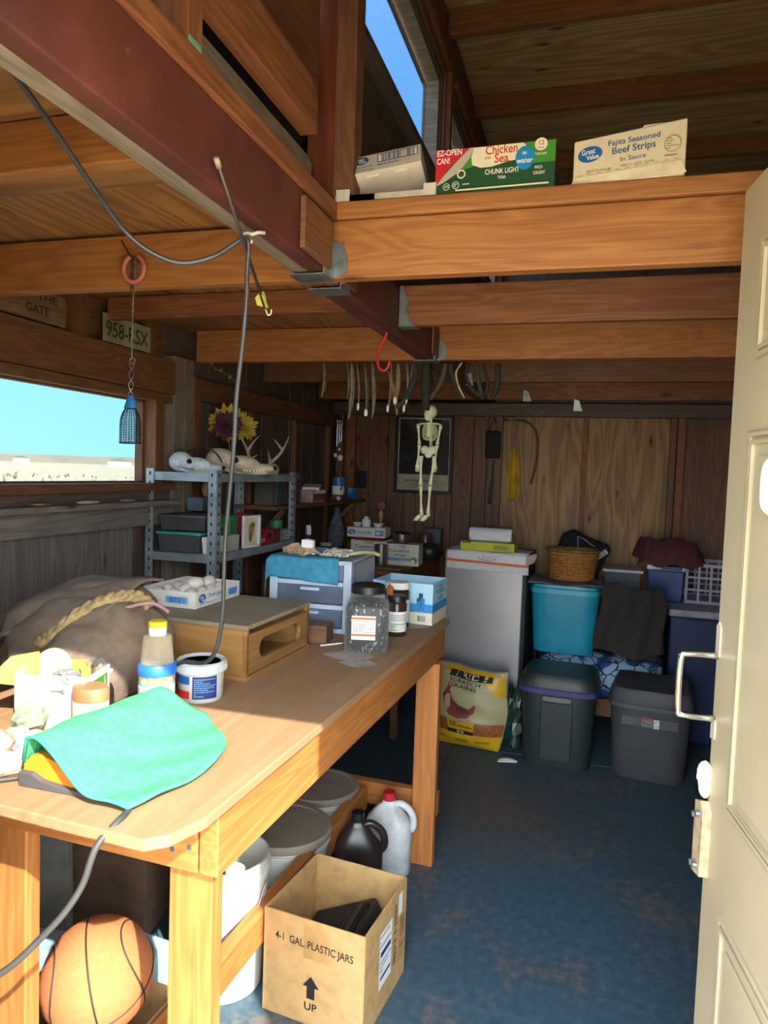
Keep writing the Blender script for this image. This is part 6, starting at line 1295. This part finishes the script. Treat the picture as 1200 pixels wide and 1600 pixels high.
for k in range(9):
    a = 2*PI*k/9; m.prism([(0, .0), (.045, .03), (.040, .20), (.022, .34), (.0, .36)], .003, (0, 0, 0), (math.cos(a), math.sin(a), 0), (0, 0, 1))
m.lathe([(.004, .0), (.022, .02), (.030, .12), (.020, .28), (.012, .37)], 14); m.obj('canopy', plain('umbrella_yellow', 'c09a1e', .7, var=.15), um)
MB().tube(spl([(0, 0, .36), (.006, 0, .45), (.006, 0, .53), (-.010, 0, .555), (-.05, 0, .555)], 4), .006, 8).obj('handle', plain('umbrella_shaft', '8c8578', .4), um, smooth=True)
tl = thing('tool_pouch', 'black tool pouch hanging left of the yellow umbrella', 'pouch', (-.635, 4.885, 1.63)); MB().box(0, 0, .08, .105, .05, .19).obj('pouch', plain('pouch_black', '1f1e1d', .8), tl, bevel=.015); MB().tube(spl([(-.03, 0, .17), (-.0, 0, .26), (.03, 0, .17)], 5), .006, 6).obj('strap', M_black, tl, smooth=True)
sc3 = thing('garden_shears', 'dark green garden shears hanging below the tool pouch', 'shears', (-.615, 4.90, 1.30)); 
for s in (-1, 1): MB().tube(spl([(s*.004, 0, .30), (s*.012, 0, .2), (s*.028, 0, .1), (s*.032, 0, .0)], 4), .011, 8).obj('handle', plain('shear_green', '1f3a30', .5), sc3, smooth=True)
MB().prism([(-.02, .29), (.02, .29), (.004, .42)], .006, (0, .003, 0), (1, 0, 0), (0, 0, 1)).obj('blades', plain('rust_steel', '6e4e3c', .5, .5), sc3)
hs = MB().tube(spl([(-.60, 4.91, 1.88), (-.50, 4.91, 1.885), (-.40, 4.91, 1.86), (-.345, 4.91, 1.78), (-.34, 4.91, 1.62), (-.37, 4.91, 1.45)], 6), .008, 8).obj('hose', plain('brown_hose', '5e4a3c', .6), None, smooth=True); tag(hs, 'thin brown hose looping down the back wall right of the umbrella', 'hose')
pg = MB().cyl((-.68, 4.935, 1.90), (-.68, 4.87, 1.90), .012, n=10).obj('peg_rail', W_brown, None); pg.data.transform(Matrix.Identity(4)); tag(pg, 'wooden peg above the tool pouch on the back wall', 'peg')

# ================================================================ BOXES ON THE SHELF BOARD over the near joist
SZ = 2.1458
ty = thing('cardboard_tray', 'shallow grey-white carton tray under the tilted box, left end of the shelf board', 'tray', (-.495, 1.70, SZ))
for (cx, cy, a, b, h) in ((-.075, -.062, .10, .003, .014), (.0, -.062, .245, .003, .014), (0, .055, .245, .003, .02), (-.122, -.004, .003, .115, .03), (.122, -.004, .003, .115, .03), (-.105, -.0625, .034, .003, .028), (.108, -.0625, .028, .003, .028)): MB().box(cx, cy, h/2, a, b, h).obj('side', plain('tray_card', 'bdb5b0', .8), ty)
MB().box(0, -.004, .0015, .245, .115, .003).obj('bottom', plain('tray_card', 'bdb5b0'), ty)
w1 = thing('cardboard_box', 'white carton with blue barcode tilted back in the grey tray', 'box', (-.495, 1.652, SZ+.040), rot=(R_(52), R_(-9), R_(2)))
# local: x width, y = up the back tilted depth, z = printed face height
BX, BY, BZ_ = .175, .098, .058
MB().box(0, BY/2, BZ_/2, BX, BY, BZ_).obj('body', plain('tilted_card', 'd2c8c0', .7, var=.04), w1, bevel=.002)
w1.location = (-.503, 1.662, 2.226); w1.rotation_euler = (R_(-25), R_(-8), R_(3))
F = Face(w1, (-BX/2, -.0002, .004), (1, 0, 0), (0, 0, 1)); gv_logo(F, .026, .036, .020, 0, flat('logo_dull', '2f4f78')); F.text('CHUNK LIGHT TUNA', .033, .014, .008, P_dblue, .045); F.text('IN WATER  4 x 5 oz', .035, .003, .006, P_dblue, .045)
F.rect(.068, .020, .168, .046, P_dblue, 'barcode_panel'); F.rect(.070, .022, .166, .044, P_white, 'barcode_panel'); F.bars(.078, .022, .160, .044, 26, P_dblue); F.lines(.068, .008, .168, .014, 1, P_dblue)
for x in (-.035, .035): MB().box(x, .012, -.0006, .03, .006, .001).obj('hand_hole', P_cream, w1)
# tuna carton
tn = thing('tuna_carton', 'red and green tuna carton in the middle of the shelf board', 'box', (-.238, 1.684, SZ), rot=(0, 0, R_(-1.5)))
TW, TH = .272, .097
MB().prism([(-TW/2, 0), (TW/2, 0), (TW/2, TH+.0035), (-TW/2, TH-.004+.004)], .085, (0, .0425, .001), (1, 0, 0), (0, 0, 1)).obj('body', P_green, tn, bevel=.001)
F = Face(tn, (-TW/2, -.0427, .004), (1, 0, 0), (0, 0, 1))
F.poly([(.20, TH+.0), (TW, TH), (TW, .05), (.19, .05)], P_lgreen); F.poly([(.075, TH), (.11, TH), (.11, .06), (.05, .045)], P_lgreen)
F.poly([(0, TH), (.082, TH), (.035, .06), (0, .018)], P_red, 'red_corner'); F.poly([(.0, .016), (.020, .024), (.055, .045), (.080, .075), (.088, TH), (.080, TH), (.05, .07), (.02, .04)], P_silver, 'foil_print')
F.poly([(.088, .096), (.11, .096), (.15, .0965), (.20, .0965), (.205, .092), (.21, .082), (.195, .062), (.165, .058), (.13, .050), (.105, .050), (.086, .058), (.083, .075)], P_cream, 'banner_print')
F.text('EZ-OPEN', .032, .090, .019, P_white, .058); F.text('CAN!', .018, .072, .019, P_white, .030)
F.text('Chicken', .152, .086, .028, P_red, .072); F.text('of the', .121, .070, .009, P_red, .014); F.text('Sea.', .155, .066, .028, P_red, .036)
F.text('CHUNK LIGHT', .155, .038, .016, P_white, .078); F.text('TUNA', .155, .024, .010, P_white, .018)
F.oval(.205, .062, .021, .026, P_cyan, 'water_splash'); F.text('IN', .204, .072, .010, P_white, .008); F.text('water', .205, .056, .016, P_white, .036)
F.oval(.240, .088, .014, .014, P_cream, 'badge'); F.text('12', .240, .091, .014, P_red, .011); F.text('PACK', .240, .080, .006, P_red, .014); F.text('7 OZ CANS', .24, .067, .007, P_white, .026); F.text('WILD', .236, .038, .010, P_white, .018); F.text('CAUGHT', .238, .026, .010, P_white, .026)
F.oval(.062, .038, .010, .010, P_cream, 'ring_print'); F.oval(.062, .038, .007, .007, P_green, 'ring_print')
F.oval(.028, .012, .008, .008, P_cream, 'badge'); F.oval(.028, .012, .0066, .0066, P_green, 'badge'); F.oval(.050, .014, .0085, .0085, P_cream, 'badge'); F.oval(.05, .014, .007, .007, P_green, 'badge'); F.lines(.066, .012, .082, .017, 1, P_white); F.lines(.024, .009, .034, .015, 2, P_white); F.lines(.045, .010, .055, .018, 2, P_white)
F.rect(.05, .0, .26, .0035, P_cream, 'torn_edge')
F = Face(tn, (TW/2+.0002, -.0425, .004), (0, 1, 0), (0, 0, 1)); F.rect(0, .045, .085, TH, plain('dark_red', '8c2226'), 'red_end')
# beef strips box
bf = thing('cardboard_box', 'cream carton with blue lettering for beef strips, right end of the shelf board', 'box', (.055, 1.684, SZ), rot=(0, 0, R_(-6)))
BW2, BH2 = .230, .105
MB().prism([(-BW2/2, 0), (BW2/2, 0), (BW2/2, .114), (-BW2/2, .096)], .095, (0, .0475, 0), (1, 0, 0), (0, 0, 1)).obj('body', plain('cream_card', 'd6c8ae', .7, var=.03), bf, bevel=.003)
MB().prism([(-.118, .0), (.118, .0), (.108, .026), (-.112, .014)], .0015, (0, -.0492, .0015), (1, 0, 0), (0, 0, 1)).obj('bottom_flap', plain('cream_card2', 'ddd0b6', .7), bf)
MB().prism([(-.03, 0), (.035, 0), (.03, .004), (-.025, .005)], .001, (.055, -.040, .109), (1, 0, 0), (0, 0, 1)).obj('top_tab', plain('cream_card2', 'ddd0b6'), bf)
F = Face(bf, (-BW2/2, -.0478, -.004), (1, 0, 0), (0, 0, 1)); P_fb = flat('faded_blue', '3a5c8c'); P_fg = flat('faded_grey', '8a7f70')
gv_logo(F, .035, .068, .026, .12); F.text('Fajita Seasoned', .125, .088, .017, P_fb, .105, True, .06); F.text('Beef Strips', .125, .070, .020, P_fb, .088, True, .06); F.text('In Sauce', .125, .050, .014, P_fb, .052, False, .06)
F.text('BEST if Used By', .055, .031, .008, P_fg, .052, False, .05); F.text('FEB 01 2025  22096', .135, .036, .008, P_fg, .068, False, .05)
F.oval(.203, .068, .017, .017, P_fg, 'seal'); F.oval(.203, .068, .0155, .0155, plain('cream_card', 'd6c8ae'), 'seal'); F.lines(.190, .056, .216, .082, 5, P_fg); F.lines(.188, .041, .218, .047, 1, P_fg)
for i in range(11): F.rect(.012+.0195*i, .0225+.0012*i, .021+.0195*i, .0235+.0012*i, P_fg, 'perforation')
F = Face(bf, (BW2/2+.0002, -.0475, 0), (0, 1, 0), (0, 0, 1)); F.oval(.05, .05, .02, .02, P_fb, 'logo')
